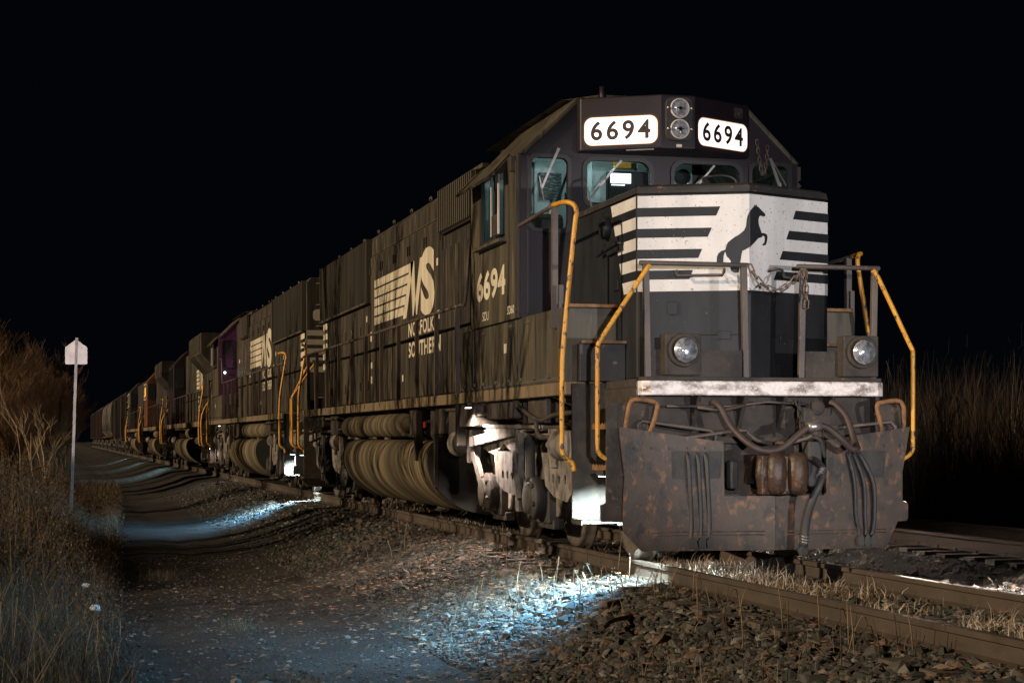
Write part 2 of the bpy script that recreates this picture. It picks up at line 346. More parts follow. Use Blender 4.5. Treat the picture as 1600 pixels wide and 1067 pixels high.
def locomotive(root, number=None, sub='body', cabm='cab', lead=True):
    P=lambda mb,name,m,par=None,**k: mb.build(name,m,par or root,**k)
    # ---- underframe
    u=MB(); u.box(-1.5,1.5,1.3,LEN-1.3,1.555,1.68); u.box(-.55,.55,.4,LEN-.4,1.0,1.55)
    for y in np.arange(2,LEN-1,1.6): u.prism([(-1.45,1.555),(1.45,1.555),(.5,1.15),(-.5,1.15)],'y',y,y+.03)
    uf=P(u,'underframe','sill',bevel=.01)
    for e in (0,1):
        Y=lambda y:(y if e==0 else LEN-y)
        yy=lambda a,b:(min(Y(a),Y(b)),max(Y(a),Y(b)))
        d=MB(); d.box(-1.14,1.14,*yy(.14,1.3),1.60,1.676); P(d,'end_platform','grime',bevel=.008)
        d=MB(); d.prism([(-1.17,Y(.16)),(-1.15,Y(.05)),(-1.08,Y(-.0)),(1.08,Y(0)),(1.15,Y(.05)),(1.17,Y(.16))],'z',1.525,1.655); P(d,'anticlimber','bar' ,bevel=.012)
        d=MB(); d.prism([(-1.17,Y(.14)),(-1.12,Y(.02)),(1.12,Y(.02)),(1.17,Y(.14))],'z',1.657,1.69); P(d,'anticlimber_lip','grime',bevel=.006)
        d=MB(); d.box(-1.2,1.2,*yy(.22,.27),.62,1.52)
        for x in (-.62,-.18,.2,.66): d.prism([(Y(.02),1.52),(Y(.24),1.52),(Y(.24),1.18)],'x',x-.02,x+.02)
        d.box(-1.18,1.18,*yy(.1,.22),1.10,1.16)
        P(d,'end_plate','grime',bevel=.008)
        # plow : two swept halves
        for h in (-1,1):
            L=[(0,.165),(1.20,.165),(1.36,.33),(1.36,.58),(1.345,.8),(1.39,1.245),(.55,1.125),(.46,1.12),(.46,.64),(0,.64)] if h<0 else [(0,.165),(1.10,.165),(1.22,.40),(1.31,.405),(1.325,.43),(1.325,.55),(1.25,.575),(1.265,.8),(1.36,1.25),(.58,1.14),(.51,1.13),(.50,.67),(.47,.64),(0,.64)]
            g=MB(); fy=lambda x,z:Y(-.20+.09*abs(x)+.05*max(0,(z-.6)))
            # grid cells clipped to the outline so that the plate can curve
            tr=tessellate_polygon([[Vector((p[0],p[1],0)) for p in L]])
            for tri in tr:
                poly=[L[i] for i in tri]
                for k in range(7):
                    z0,z1=.16+.16*k,.16+.16*(k+1)
                    q=clip_tri(poly,1,z1,True); q=clip_tri(q,1,z0,False) if len(q)>2 else []
                    if len(q)>2: g.add([(h*a,fy(a,b),b) for a,b in q],[tuple(range(len(q)))])
            pl=P(g,'snow_plow','plow',solid=.035)
            if e==0 and lead:
                a=-.92 if h<0 else .74; b=-.50 if h<0 else 1.08
                k=MB(); fr=[(min(a,b)-.0,.80),(max(a,b),.80),(max(a,b)+.02,1.03),(min(a,b),1.03)]
                mid=(a+b)/2; k.m=0
                for i in range(4):
                    p,q=fr[i],fr[(i+1)%4]; k.bar((p[0],fy(abs(p[0]),p[1])-.02,p[1]),(q[0],fy(abs(q[0]),q[1])-.02,q[1]),.012,.012,(0,1,0))
                k.build('plow_pocket','dark',pl)
                k=MB(); k.add([(p[0],fy(abs(p[0]),p[1])-.0215,p[1]) for p in fr],[(0,1,2,3)]); k.build('pocket_back','dark',pl)
                rr=MB()
                x0,x1=(-1.2,-.5) if h<0 else (.62,1.22)
                za,zb=(1.2,1.135) if h<0 else (1.14,1.215)
                sp=[(x0,Y(.0),za-.03),(x0,Y(-.0),za+.07),(x0+.04,Y(-.0),za+.10),(x1-.05,Y(-.06),zb+.08),(x1,Y(-.06),zb+.04),(x1,Y(-.06),zb-.03)]
                rr.tube(sp,.017,8); rr.build('plow_grab_bar','pipe',pl)
                bt=MB()
                for q in range(5): bt.lathe([(-.012,.014),(.02,.016)],(h*(.62+.16*q),fy(.62+.16*q,1.06)-.02,1.06 if h<0 or q<3 else 1.08),'y',6,False)
                build_each(bt,'plow_bolt','plow',pl)
                wl=MB()
                for zz in (.30,.33): wl.tube([(h*(.1+.2*i),fy(.1+.2*i,zz)-.02,zz+.002*(i%2)) for i in range(6)],.004,5)
                wl.build('weld_bead','plow',pl)
        # coupler
        c=MB(); f=(1 if e==0 else -1)
        def yl(a): return Y(a)
        c.prism([(-.13,yl(.3)),(.13,yl(.3)),(.13,yl(-.30)),(-.13,yl(-.30))],'z',.74,1.0)
        c.prism([(-.10,yl(-.2)),(-.19,yl(-.26)),(-.235,yl(-.40)),(-.22,yl(-.46)),(-.16,yl(-.44)),(-.05,yl(-.40)),(.08,yl(-.42)),(.19,yl(-.40)),(.19,yl(-.26)),(.1,yl(-.2))],'z',.66,1.0)
        c.build('coupler','knuckle',root,bevel=.03,seg=3)
        k=MB(); k.lathe([(.66,.03),(.67,.06),(.70,.082),(.84,.094),(.97,.085),(1.01,.06),(1.02,.03)],(-.08,yl(-.43),0),'z',22); k.lathe([(.655,.03),(.665,.06),(.70,.085),(.84,.096),(.98,.088),(1.015,.06),(1.025,.03)],(.105,yl(-.45),0),'z',22); k.lathe([(.70,.02),(.72,.045),(.85,.06),(.97,.045),(.99,.02)],(-.20,yl(-.40),0),'z',16); k.box(-.08,.12,min(yl(-.4),yl(-.46)),max(yl(-.4),yl(-.46)),.69,.99)
        P(k,'coupler_knuckle','knuckle')
        k=MB(); k.lathe([(1.0,.035),(1.09,.03),(1.09,.055),(1.12,.055),(1.13,.03)],(-.01,yl(-.36),0),'z',10); P(k,'coupler_pin','knuckle')
        if e==0 and lead:
            yb=-.30
            k=MB(); hp=smooth_path([(-.50,.0,1.47),(-.47,-.10,1.42),(-.40,-.18,1.25),(-.29,yb-.06,1.09),(-.15,yb-.10,1.035),(.0,yb-.10,1.07),(.13,yb-.1,1.17),(.24,yb-.1,1.245),(.33,yb-.1,1.26),(.43,yb-.1,1.225),(.54,yb-.1,1.14),(.64,yb-.08,1.06),(.71,yb-.06,1.055),(.745,-.22,1.13),(.72,-.12,1.33),(.66,-.03,1.44),(.62,.02,1.47)],5)
            k.tube(hp,.030,12); P(k,'main_air_hose','hose')
            k=MB(); k.tube([(.225,yb-.1,1.238),(.345,yb-.1,1.262)],.042,12); P(k,'hose_clamp','steel')
            k=MB(); k.tube(smooth_path([(.34,-.05,.98),(.35,-.30,.94),(.36,-.42,.86),(.30,-.48,.74),(.24,-.46,.60),(.21,-.40,.40),(.20,-.38,.20)],6),.034,12); P(k,'train_line_hose','rubber')
            k=MB()
            for i in range(3):
                k.tube([(.36-.014*i,-.40-.012*i,.875-.02*i),(.352-.014*i,-.43-.012*i,.855-.02*i)],.04,12); k.tube([(.205,-.39,.30-.025*i),(.2045,-.388,.292-.025*i)],.039,12)
            build_each(k,'hose_band','steel',root)
            k=MB(); k.prism([(.16,.12),(.225,.12),(.24,.17),(.22,.21),(.17,.21),(.14,.17)],'y',-.41,-.36); P(k,'glad_hand','dark',bevel=.012)
            for xs in ((-.79,-.70,-.625),(.80,.86,.92)):
                for i,x in enumerate(xs):
                    k=MB(); j=.03*(i-1) if x>0 else .01
                    k.tube(smooth_path([(x-(.10 if x>0 else 0),-.05,1.02),(x-(.08 if x>0 else 0),-.15,.985),(x+j,-.17,.75),(x+.02+j,-.155,.45),(x+.03,-.15,.30),(x+.015,-.15,.22)],6),.019 if i!=2 else .022,10)
                    k.prism([(x,.19),(x+.05,.19),(x+.06,.25),(x+.03,.30),(x-.01,.25)],'y',-.2,-.14)
                    P(k,'multiple_unit_hose','rubber')
            k=MB(); k.tube(smooth_path([(-.9,-.02,1.13),(-.28,-.10,1.215),(-.22,-.12,1.19),(-.12,-.14,1.12),(.1,-.14,1.1),(.28,-.2,1.14),(.34,-.24,1.17)],6),.018,8); P(k,'uncoupling_lever','pipe')
            k=MB(); chain(k,[(.27,-.06,1.50),(.275,-.12,1.35),(.28,-.2,1.15)],.07,.009,.022); P(k,'lever_chain','dark')
            k=MB(); k.lathe([(-.0,.07),(-.06,.07),(-.07,.05)],(.47,0,1.42),'y',16); k.box(.34,.60,-.05,.15,1.15,1.42); k.prism([(.52,1.16),(.58,1.12),(.64,1.16),(.65,1.27),(.51,1.27)],'y',-.10,-.04); P(k,'air_valve','grime',bevel=.012)
            k=MB(); k.box(-.05+.36,.44,-.22,-.05,.72,1.12); k.tube(smooth_path([(.30,-.1,1.13),(.34,-.22,1.16),(.42,-.24,1.12),(.47,-.2,.98)],5),.02,8); k.box(-.38,-.30,-.1,.0,.7,.95); build_each(k,'angle_cock','dark',root,bevel=.015)
            k=MB(); k.box(.46,.52,-.02,.1,.65,1.05); k.tube([(-.9,.1,1.43),(-.3,.05,1.43),(0,-.02,1.47),(.4,.02,1.45)],.012,6); k.tube([(-.65,.0,1.42),(-.45,-.04,1.39),(-.2,.0,1.44)],.016,6); build_each(k,'brake_pipe','pipe',root)
        # steps at both corners
        for s in (-1,1):
            SX=lambda a,b:(min(s*a,s*b),max(s*a,s*b))
            w=MB(); w.box(*SX(1.1,1.46),*yy(1.19,1.225),.36,1.66); w.box(*SX(1.1,1.14),*yy(.1,1.2),.74,1.6); P(w,'step_well','grime',bevel=.004)
            xp=1.52 if s<0 else 1.40
            w=MB(); pp=[(1.06,1.45),(1.06,.55),(1.50,.55),(1.52,.42),(1.32,.36),(1.12,.34),(1.06,.40)] 
            w.prism([(s*1.08,.40),(s*xp,.42),(s*xp,.56),(s*(xp-.05),.58),(s*(xp-.05),1.38),(s*(xp-.09),1.46),(s*1.08,1.46)],'y',Y(.06),Y(.09)); P(w,'step_front_plate','grime',bevel=.004)
            for z in (.36,.86,1.24):
                xo=1.46 if z<.5 else 1.27; ya=.86 if z<.5 else .12; w=MB(); w.box(*SX(1.12,xo),*yy(ya,1.17),z,z+.025)
                sw=P(w,'step_tread','grime')
                w=MB(); n=22
                pts=[(yy(ya,1.17)[0]+(1.17-ya)*i/n, z+.03+(.02 if i%2 else 0)) for i in range(n+1)]
                pts+= [(yy(ya,1.17)[1],z-.01),(yy(ya,1.17)[0],z-.01)]
                w.prism(pts,'x',s*xo,s*(xo+.005)); w.build('tread_edge','worn' if z>.5 else 'grime',sw)
            k=MB(); hx=1.22
            k.tube(smooth_path([(s*1.33,Y(.02),1.10),(s*1.31,Y(-.05),1.36),(s*1.29,Y(-.06),1.45),(s*1.24,Y(-.06),1.485),(s*1.1,Y(-.06),1.47),(s*1.04,Y(-.06),1.44),(s*1.07,Y(-.06),1.3),(s*1.10,Y(-.03),1.2)],4),.022,8); P(k,'uncoupling_step_handle','worn')
            # hand rails
            k=MB()
            q=1.545 if s<0 else 1.46
            k.tube(smooth_path([(s*(q-.165),Y(.08),.95),(s*(q-.075),Y(.08),.97),(s*(q-.01),Y(.08),1.03),(s*q,Y(.08),1.15),(s*q,Y(.08),1.86),(s*(q-.005),Y(.08),1.95),(s*(q-.05),Y(.08),2.04),(s*1.12,Y(.08),2.60),(s*1.06,Y(.08),2.67)],5),.021,10); P(k,'corner_handrail','yellow')
            k=MB()
            k.tube(smooth_path([(s*1.44,Y(1.19),.84),(s*1.46,Y(1.19),.92),(s*1.50,Y(1.19),.945),(s*1.555,Y(1.19),1.02),(s*1.56,Y(1.19),1.2),(s*1.56,Y(1.19),1.75),(s*1.54,Y(1.19),2.1),(s*1.44,Y(1.19),3.10 if s<0 and e==0 else 2.72),(s*1.42,Y(1.19),3.25 if s<0 and e==0 else 2.86),(s*1.44,Y(1.21),3.33 if s<0 and e==0 else 2.93),(s*1.5,Y(1.3),3.365 if s<0 and e==0 else 2.95),(s*1.535,Y(1.6),3.37 if s<0 and e==0 else 2.95)],5),.0235,10); P(k,'step_handrail','yellow')
        # end rail frames
        for x0,x1 in ((-1.09,-.17),(.40,1.10)):
            k=MB()
            for x in (x0,x1): k.bar((x-.02*(1 if x>0 else -1),Y(.12),1.68),(x,Y(.12),2.68),.055,.05)
            k.tube([(x0-.06,Y(.12),2.695),(x1+.05,Y(.12),2.695)],.023,8); k.build('end_rail_frame','pipe',root,bevel=.006)
            k=MB(); k.box(x0+.02,x1-.02,*yy(.11,.13),1.68,1.93); P(k,'toe_plate','grime')
        k=MB(); chain(k,[(-.13,Y(.1),2.70),(-.03,Y(.08),2.54),(.12,Y(.07),2.47),(.27,Y(.08),2.54),(.38,Y(.1),2.66)],.085,.0075,.024)
        if e==0: chain(k,[(.40,Y(.08),2.66),(.41,Y(.07),2.45),(.415,Y(.07),2.28)],.085,.0075,.024)
        P(k,'safety_chain','chain')
    # ditch lights
    for x in (-.785,.905):
        b=MB(); b.box(x-.17,x+.17,-.02,.14,1.70,2.07); dl=P(b,'ditch_light','grime',bevel=.012)
        k=MB(); k.lathe([(.0,.15),(-.045,.145),(-.05,.128),(-.03,.12),(-.03,.05)],(x,-.02,1.92),'y',28); k.build('lamp_bezel','grime',dl)
        k=MB(); k.lathe([(-.07,.108),(-.05,.10),(-.02,.075),(.02,.03)],(x,-.015,1.92),'y',28); k.build('reflector','lens',dl)
        k=MB(); k.lathe([(-.065,.11),(-.075,.09),(-.08,.04)],(x,-.015,1.92),'y',28); k.build('lens','lensglass',dl)
        k=MB(); k.lathe([(-.07,.022),(-.02,.022)],(x,0,1.92),'y',10); k.box(x-.04,x+.04,-.07,-.06,1.915,1.93); k.build('bulb','steel',dl)
    # ---- nose
    A=Vector((-.95,.82,0)); B=Vector((0,.41,0)); D=Vector((.95,.82,0)); Z=Vector((0,0,1))
    plan=[(-.95,2.96),(-.95,.82),(0,.41),(.95,.82),(.95,2.96)]
    n=MB(); n.prism(plan,'z',1.68,3.40); nose=P(n,'nose','nose',bevel=.03,seg=3)
    inn=[(-.90,2.96),(-.90,.86),(0,.46),(.90,.86),(.90,2.96)]
    n=MB(); m0=[(x*1.0,y) for x,y in plan]
    n.add([(x,y,3.40) for x,y in plan]+[(x*.985,y+.01,3.46) for x,y in plan]+[(x*.93,y+.04,3.485) for x,y in plan],[(i+5*k,(i+1)%5+5*k,(i+1)%5+5*k+5,i+5*k+5) for k in (0,1) for i in range(5)]+[(10,11,12,13,14)]); n.build('nose_top','nosetop',nose)
    Ul=(B-A); Ll=Ul.length; Ul.normalize(); Nl=Vector((Ul.y,-Ul.x,0)); Ur=(D-B).normalized(); Nr=Vector((Ur.y,-Ur.x,0))
    # stripes : five white bands, tied together by the white field behind the horse
    zt=3.375; P_=.1925; wh=.109
    zof=lambda cy:zt-(cy-100)/665*.875     # crop row at the ridge -> height
    bl=((.743,.707),(.669,.633),(.583,.548),(.503,.471)); br=((.573,.539),(.49,.455),(.41,.37),(.333,.294))
    n=MB(); zb=zt-4*P_-wh
    n.sheet([(.01,zb),(Ll,zb),(Ll,zt),(.01,zt)],A,Ul,Z,Nl,.003); n.sheet([(0,zb),(Ll-.01,zb),(Ll-.01,zt),(0,zt)],B,Ur,Z,Nr,.003)
    for k in range(5):
        z1=zt-k*P_; z0=z1-wh; q=lambda z:.80-(zt-z)/.875*.42
        for s in (-1,1): n.sheet([(0.012,z0),(q(z0),z0),(q(z1),z1),(0.012,z1)],(s*.95,.82,0),(0,1,0),Z,(s,0,0),.003)
    n.build('white_stripes','white',nose)
    n=MB()
    for k in range(4):
        z1=zt-k*P_-wh; z0=z1-(P_-wh)
        n.sheet([(.0,z0),(bl[k][1]*Ll,z0),(bl[k][0]*Ll,z1),(.0,z1)],A,Ul,Z,Nl,.005); n.sheet([(br[k][1]*Ll,z0),(Ll,z0),(Ll,z1),(br[k][0]*Ll,z1)],B,Ur,Z,Nr,.005)
    build_each(n,'black_stripe','nose',nose)
    n=MB(); H=[Vector((p[0],p[1],0)) for p in HORSE]; tr=tessellate_polygon([H])
    for t in tr:
        pl=[HORSE[i] for i in t]
        for left in (True,False):
            q=clip_tri(pl,0,1030,left)
            if len(q)>2:
                if left: pp=[(Ll*(1-(1030-x)/785),zof(y+ (1030-x)*.02)) for x,y in q]; n.add([A+Ul*a+Z*b+Nl*.0055 for a,b in pp],[tuple(range(len(pp)))])
                else: pp=[(Ll*(x-1030)/510,zof(y-(x-1030)*.09)) for x,y in q]; n.add([B+Ur*a+Z*b+Nr*.0055 for a,b in pp],[tuple(range(len(pp)))])
    n.build('rearing_horse_emblem','nose',nose)
    # nose fittings
    n=MB(); n.tube([(A+Ul*(.36*Ll)+Nl*.02)+Z*2.68,(A+Ul*(.36*Ll)+Nl*.09)+Z*2.66,(A+Ul*(.37*Ll)+Nl*.10)+Z*2.63,(A+Ul*(.77*Ll)+Nl*.10)+Z*2.63,(A+Ul*(.78*Ll)+Nl*.09)+Z*2.66,(A+Ul*(.78*Ll)+Nl*.02)+Z*2.69],.014,8)
    n.tube([(B+Ur*(.22*Ll)+Nr*.02)+Z*2.68,(B+Ur*(.23*Ll)+Nr*.09)+Z*2.70,(B+Ur*(.31*Ll)+Nr*.10)+Z*2.69,(B+Ur*(.33*Ll)+Nr*.1)+Z*2.63,(B+Ur*(.6*Ll)+Nr*.1)+Z*2.61],.014,8); build_each(n,'nose_grab_iron','pipe',nose)
    n=MB()
    def nb(O,U,N,u0,u1,z0,z1,d):
        c=O+U*((u0+u1)/2)+Z*((z0+z1)/2)+N*(d/2); n.obox(c,U,N,Z,(u1-u0)/2,d/2,(z1-z0)/2)
    nb(A,Ul,Nl,.29,.38,2.28,2.40,.02); nb(A,Ul,Nl,.74,.86,2.05,2.13,.012); nb(A,Ul,Nl,.30,.98,2.09,2.096,.006)
    nb(B,Ur,Nr,.30,.31,1.75,2.08,.008); nb(B,Ur,Nr,.30,.9,2.075,2.085,.008); nb(B,Ur,Nr,.38,.48,2.04,2.10,.015); nb(B,Ur,Nr,.36,.56,1.72,1.84,.012); nb(B,Ur,Nr,.68,.80,1.72,1.82,.012)
    build_each(n,'nose_hatch_latch','nose',nose,bevel=.004)
    n=MB(); n.lathe([(0,.11),(-.06,.11),(-.07,.09),(-.075,.02)],(-.95,1.72,3.18),'x',20); n.tube([(-.97,1.2,2.98),(-1.0,1.25,2.99),(-1.0,1.55,2.97),(-1.0,1.9,2.93)],.02,6); n.prism([(1.2,2.92),(1.65,2.9),(1.7,3.03),(1.25,3.06)],'x',-.99,-.953); n.box(-.97,-.95,1.35,1.5,2.55,2.66); n.build('nose_side_hatch_latch','nose',nose,bevel=.006)
    n=MB(); n.tube(smooth_path([(-.32,.72,3.47),(-.30,.80,3.56),(-.1,.85,3.6),(.02,.85,3.57),(.04,.80,3.48)],4),.012,6); n.build('nose_top_grab','nosetop',nose)
    # ---- raised walkway around the nose with steps
    for s in (-1,1):
        SX=lambda a,b:(min(s*a,s*b),max(s*a,s*b))
        n=MB(); n.box(*SX(.955,1.5),1.42,5.8,1.68,2.385); 
        sb=P(n,'cab_subbase','cabside' if True else 'cab',bevel=.008)
        n=MB(); n.box(*SX(.955,1.40),1.14,1.415,1.68,2.03); n.build('inner_step','nosetop',sb,bevel=.006)
        n=MB(); n.box(*SX(.955,1.46),1.38,1.46,2.388,2.418); n.box(*SX(.955,1.38),1.10,1.16,2.033,2.058)
        build_each(n,'step_edge','worn',sb)
        n=MB(); n.box(*SX(1.47,1.512),1.46,1.50,2.0,2.6); zq=0 if s<0 else -.42; n.bar((s*1.515,1.62,2.2),(s*1.515,1.62,3.36+zq),.055,.055); n.tube([(s*1.53,1.55,3.37+zq),(s*1.53,1.9,3.36+zq),(s*1.52,2.95,3.33+zq),(s*1.53,3.05,3.31+zq)],.02,8); n.build('walkway_stanchion','pipe',sb)
        n=MB()
        for y0,y1,z0,z1 in ((1.46,5.78,1.70,1.73),(3.05,3.07,1.74,2.37),(5.2,5.22,1.74,2.37),(2.25,2.27,1.74,2.2),(3.3,3.5,2.31,2.34),(2.6,2.8,2.31,2.34),(4.6,4.8,2.30,2.33),(1.9,1.92,2.0,2.3)): n.box(*SX(1.5,1.508),y0,y1,z0,z1)
        for y in np.arange(1.8,5.7,.55): n.box(*SX(1.5,1.53),y,y+.09,1.73,1.765)
        n.build('subbase_latch','rib',sb)
        n=MB(); n.sheet([(3.6,2.05),(3.72,2.05),(3.72,2.15),(3.6,2.15)],(s*1.5,0,0),(0,1,0),Z,(s,0,0),.003); n.build('small_white_label','letter',sb)
    # ---- cab
    prof=[(-1.52,2.385),(-1.52,4.08),(-.93,4.65),(.93,4.65),(1.52,4.08),(1.52,2.385)]
    door=[(-1.45,2.42),(-.98,2.42)]
    wl=[rrect(-1.41,-1.02,3.30,4.03,.07),rrect(-.83,-.13,3.56,4.02,.12),rrect(.13,.86,3.56,4.02,.12),rrect(1.0,1.40,3.30,4.03,.07)]
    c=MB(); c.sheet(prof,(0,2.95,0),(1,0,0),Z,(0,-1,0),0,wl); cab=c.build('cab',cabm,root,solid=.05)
    sk=MB()
    for s in (-1,1):
        c=MB(); hole=[(3.52,3.30),(4.66,3.30),(4.66,4.0),(3.52,4.0)]
        c.sheet([(2.975,2.385),(5.2,2.385),(5.2,4.08),(2.975,4.08)],(s*1.52,0,0),(0,1,0),Z,(s,0,0),0,[hole]); c.build('cab_side_wall','cabside',cab,solid=.04)
        # window frames and panes
        c=MB()
        for y0,y1,z0,z1 in ((3.50,3.56,3.28,4.02),(4.62,4.68,3.28,4.02),(3.5,4.68,3.985,4.03),(3.5,4.68,3.26,3.31),(3.95,4.0,3.3,4.0)): c.box(min(s*1.50,s*1.55),max(s*1.50,s*1.55),y0,y1,z0,z1)
        sw=c.build('side_window','rim',cab,bevel=.006)
        c=MB(); c.sheet([(3.56,3.31),(4.62,3.31),(4.62,3.99),(3.56,3.99)],(s*1.51,0,0),(0,1,0),Z,(s,0,0),0); c.build('pane','glass',sw)
        c=MB(); 
        pn=[(3.5,3.28),(3.5,4.0)]
        c.box(min(s*1.62,s*1.60),max(s*1.62,s*1.60),3.50,3.54,3.30,4.0); c.box(min(s*1.62,s*1.60),max(s*1.62,s*1.60),3.83,3.86,3.30,4.0); c.box(min(s*1.62,s*1.60),max(s*1.62,s*1.60),3.5,3.86,3.97,4.0)
        c.build('wind_deflector','trim',sw,bevel=.004)
        c=MB(); c.box(min(s*1.605,s*1.615),max(s*1.605,s*1.615),3.54,3.83,3.30,3.52); c.build('deflector_panel','grime',sw)
        c=MB(); c.sheet([(3.54,3.52),(3.83,3.52),(3.83,3.97),(3.54,3.97)],(s*1.61,0,0),(0,1,0),Z,(s,0,0),0); c.build('deflector_pane','glass',sw)
        c=MB(); c.box(min(s*1.5,s*1.62),max(s*1.5,s*1.62),3.45,4.75,3.22,3.255); c.build('arm_rest','cabside',sw)
        c=MB(); c.add([(s*1.50,3.45,4.13),(s*1.50,5.15,4.13),(s*1.74,5.05,3.88),(s*1.74,3.35,3.88)],[(0,1,2,3)]); c.add([(s*1.50,3.45,4.13),(s*1.50,3.47,3.98),(s*1.74,3.36,3.88)],[(0,1,2)]); aw=c.build('window_awning','cabside',cab,solid=.03)
        c=MB(); c.box(min(s*1.52,s*1.6),max(s*1.52,s*1.6),3.02,3.12,3.9,4.05); c.box(min(s*1.53,s*1.56),max(s*1.53,s*1.56),2.99,3.02,2.45,4.0); c.box(min(s*1.54,s*1.53),max(s*1.54,s*1.53),5.15,5.2,2.4,4.0); c.build('cab_trim','cabside',cab,bevel=.004)
        c=MB(); Us=(0,s,0); Ns=(s,0,0)
        if number:
            y0=(4.84 if s<0 else 3.46); add_text(c,number,(s*1.54,y0,2.66),Us,Z,Ns,1.36,.33,.006,.035,1.05)
            nt=c.build('cab_side_number','letter',cab)
            c=MB(); add_text(c,'SD60',(s*1.54,3.40 if s<0 else 3.1,2.44),Us,Z,Ns,.30,.09,.006,.02); add_text(c,'SOU',(s*1.54,4.55 if s<0 else 3.8,2.44),Us,Z,Ns,.30,.1,.006,.0); c.build('cab_small_lettering','letter',cab)
    # roof : shell from profile (open below), rear wall
    c=MB(); rp=[(-1.54,4.06),(-.93,4.66),(.93,4.66),(1.54,4.06),(1.48,4.05),(.90,4.61),(-.90,4.61),(-1.48,4.05)]
    c.prism(rp,'y',2.90,5.24); c.build('cab_roof','cabside',cab,bevel=.015)
    c=MB(); c.sheet(prof,(0,5.2,0),(1,0,0),Z,(0,1,0),0); c.build('cab_rear_wall','purplelit' if cabm=='purplelit' else 'cabside',cab,solid=.04)
    for t in (-1,1):
        w=rrect(t*1.26-.17,t*1.26+.17,3.2,3.98,.09); g=MB(); g.sheet([((p[0]-t*1.26)*1.18+t*1.26,(p[1]-3.59)*1.08+3.59) for p in w],(0,5.2,0),(1,0,0),Z,(0,1,0),.024,[w]); rw=g.build('rear_window','rim',cab,solid=.02)
        g=MB(); g.sheet(w,(0,5.2,0),(1,0,0),Z,(0,1,0),.023); g.build('pane','darkglass',rw)
    if not lead:
        g=MB(); g.lathe([(5.225,.03),(5.26,.028),(5.27,.015)],(1.36,0,3.05),'y',12); g.build('cab_marker_lamp','ledcool',cab)
    c=MB(); c.prism([(-1.0,4.70),(-.55,4.78),(.55,4.78),(1.0,4.70)],'y',3.3,6.9); c.build('roof_hatch','cabside',root,bevel=.02)
    c=MB(); c.tube([(-.62,3.0,4.6),(-.62,3.0,4.80)],.035,8); c.tube([(.0,3.2,4.6),(.0,3.2,4.74)],.02,6); build_each(c,'roof_antenna','cab',cab)
    c=MB()
    for x,l in ((.42,.3),(.55,.4),(.68,.26)): c.lathe([(4.0,.03),(4.0+l,.03),(4.1+l,.06),(4.14+l,.075)],(x,0,4.80),'y',12)
    c.box(.36,.74,4.2,4.3,4.64,4.78); P(c,'air_horn','cabside')
    # window gaskets + panes in the front wall
    for q,w in enumerate(wl):
        cx=sum(p[0] for p in w)/len(w); cz=sum(p[1] for p in w)/len(w)
        out=[(cx+(p[0]-cx)*1.0+(.035 if p[0]>cx else -.035),cz+(p[1]-cz)+(.035 if p[1]>cz else -.035)) for p in w]
        g=MB(); g.sheet(out,(0,2.91,0),(1,0,0),Z,(0,-1,0),0,[w]); f=g.build('front_window','rim',cab,solid=.02)
        g=MB(); g.sheet(w,(0,2.945,0),(1,0,0),Z,(0,-1,0),0); g.build('pane','glass',f)
    for x0,x1 in ((-1.45,-.98),(.97,1.45)):
        g=MB(); 
        for p in ((x0,x1,2.42,2.435),(x0,x1,4.06,4.075),(x0,x0+.014,2.42,4.07),(x1-.014,x1,2.42,4.07)): g.box(p[0],p[1],2.908,2.925,p[2],p[3])
        g.build('front_door_frame','rim',cab,bevel=.004)
    for a,b,w_ in (((-.46,2.87,4.02),(-.80,2.86,3.62),.02),((.55,2.84,4.0),(.28,2.84,3.68),.02),((-1.14,2.84,4.12),(-1.32,2.84,3.70),.022),((1.18,2.85,4.1),(1.32,2.85,3.72),.03)):
        g=MB(); g.bar(a,b,w_,.012,(0,1,0)); g.bar(Vector(a)+Vector((.02,.02,0)),Vector(b)+Vector((.05,.02,.1)),.008,.008,(0,1,0)); g.obox(Vector(b),Vector((.2,0,-1)).normalized(),Vector((0,1,0)),Vector((1,0,.2)).normalized(),.13,.008,.006); g.build('windscreen_wiper','steel',cab)
    # number board housing with lit boards and headlights
    hp=[(-.93,2.91),(-.93,2.78),(-.19,2.37),(.17,2.37),(.92,2.78),(.92,2.91)]
    g=MB(); g.prism(hp,'z',4.085,4.63); nh=g.build('number_board_housing','cab',cab,bevel=.015)
    a0=Vector((-.93,2.78,0)); a1=Vector((-.19,2.37,0)); b0=Vector((.17,2.37,0)); b1=Vector((.92,2.78,0))
    for o,p in ((a0,a1),(b0,b1)):
        U=(p-o); L=U.length; U.normalize(); N=Vector((U.y,-U.x,0))
        w=rrect(.045,L-.035,4.135,4.425,.085); w0=rrect(.025,L-.015,4.115,4.445,.10)
        g=MB(); g.sheet(w0,o,U,Z,N,.004,[w]); r=g.build('number_board_gasket','rim',nh)
        g=MB(); g.sheet(w,o,U,Z,N,.003,[rrect(.052,L-.042,4.142,4.418,.08)]); g.build('board_rim','boardrim',nh)
        g=MB(); g.sheet(rrect(.052,L-.042,4.142,4.418,.08),o,U,Z,N,.003); bd=g.build('number_board','board',nh)
        g=MB(); num=number or '6690'; add_text(g,num,o+U*.115+Z*4.185,U,Z,N,L-.225,.20,.006,.022,1.28); g.build('board_digits','digit',bd)
    g=MB(); g.prism(rrect(-.15,.13,4.16,4.60,.07),'y',2.32,2.40); g.build('headlight_plate','dark',nh,bevel=.01)
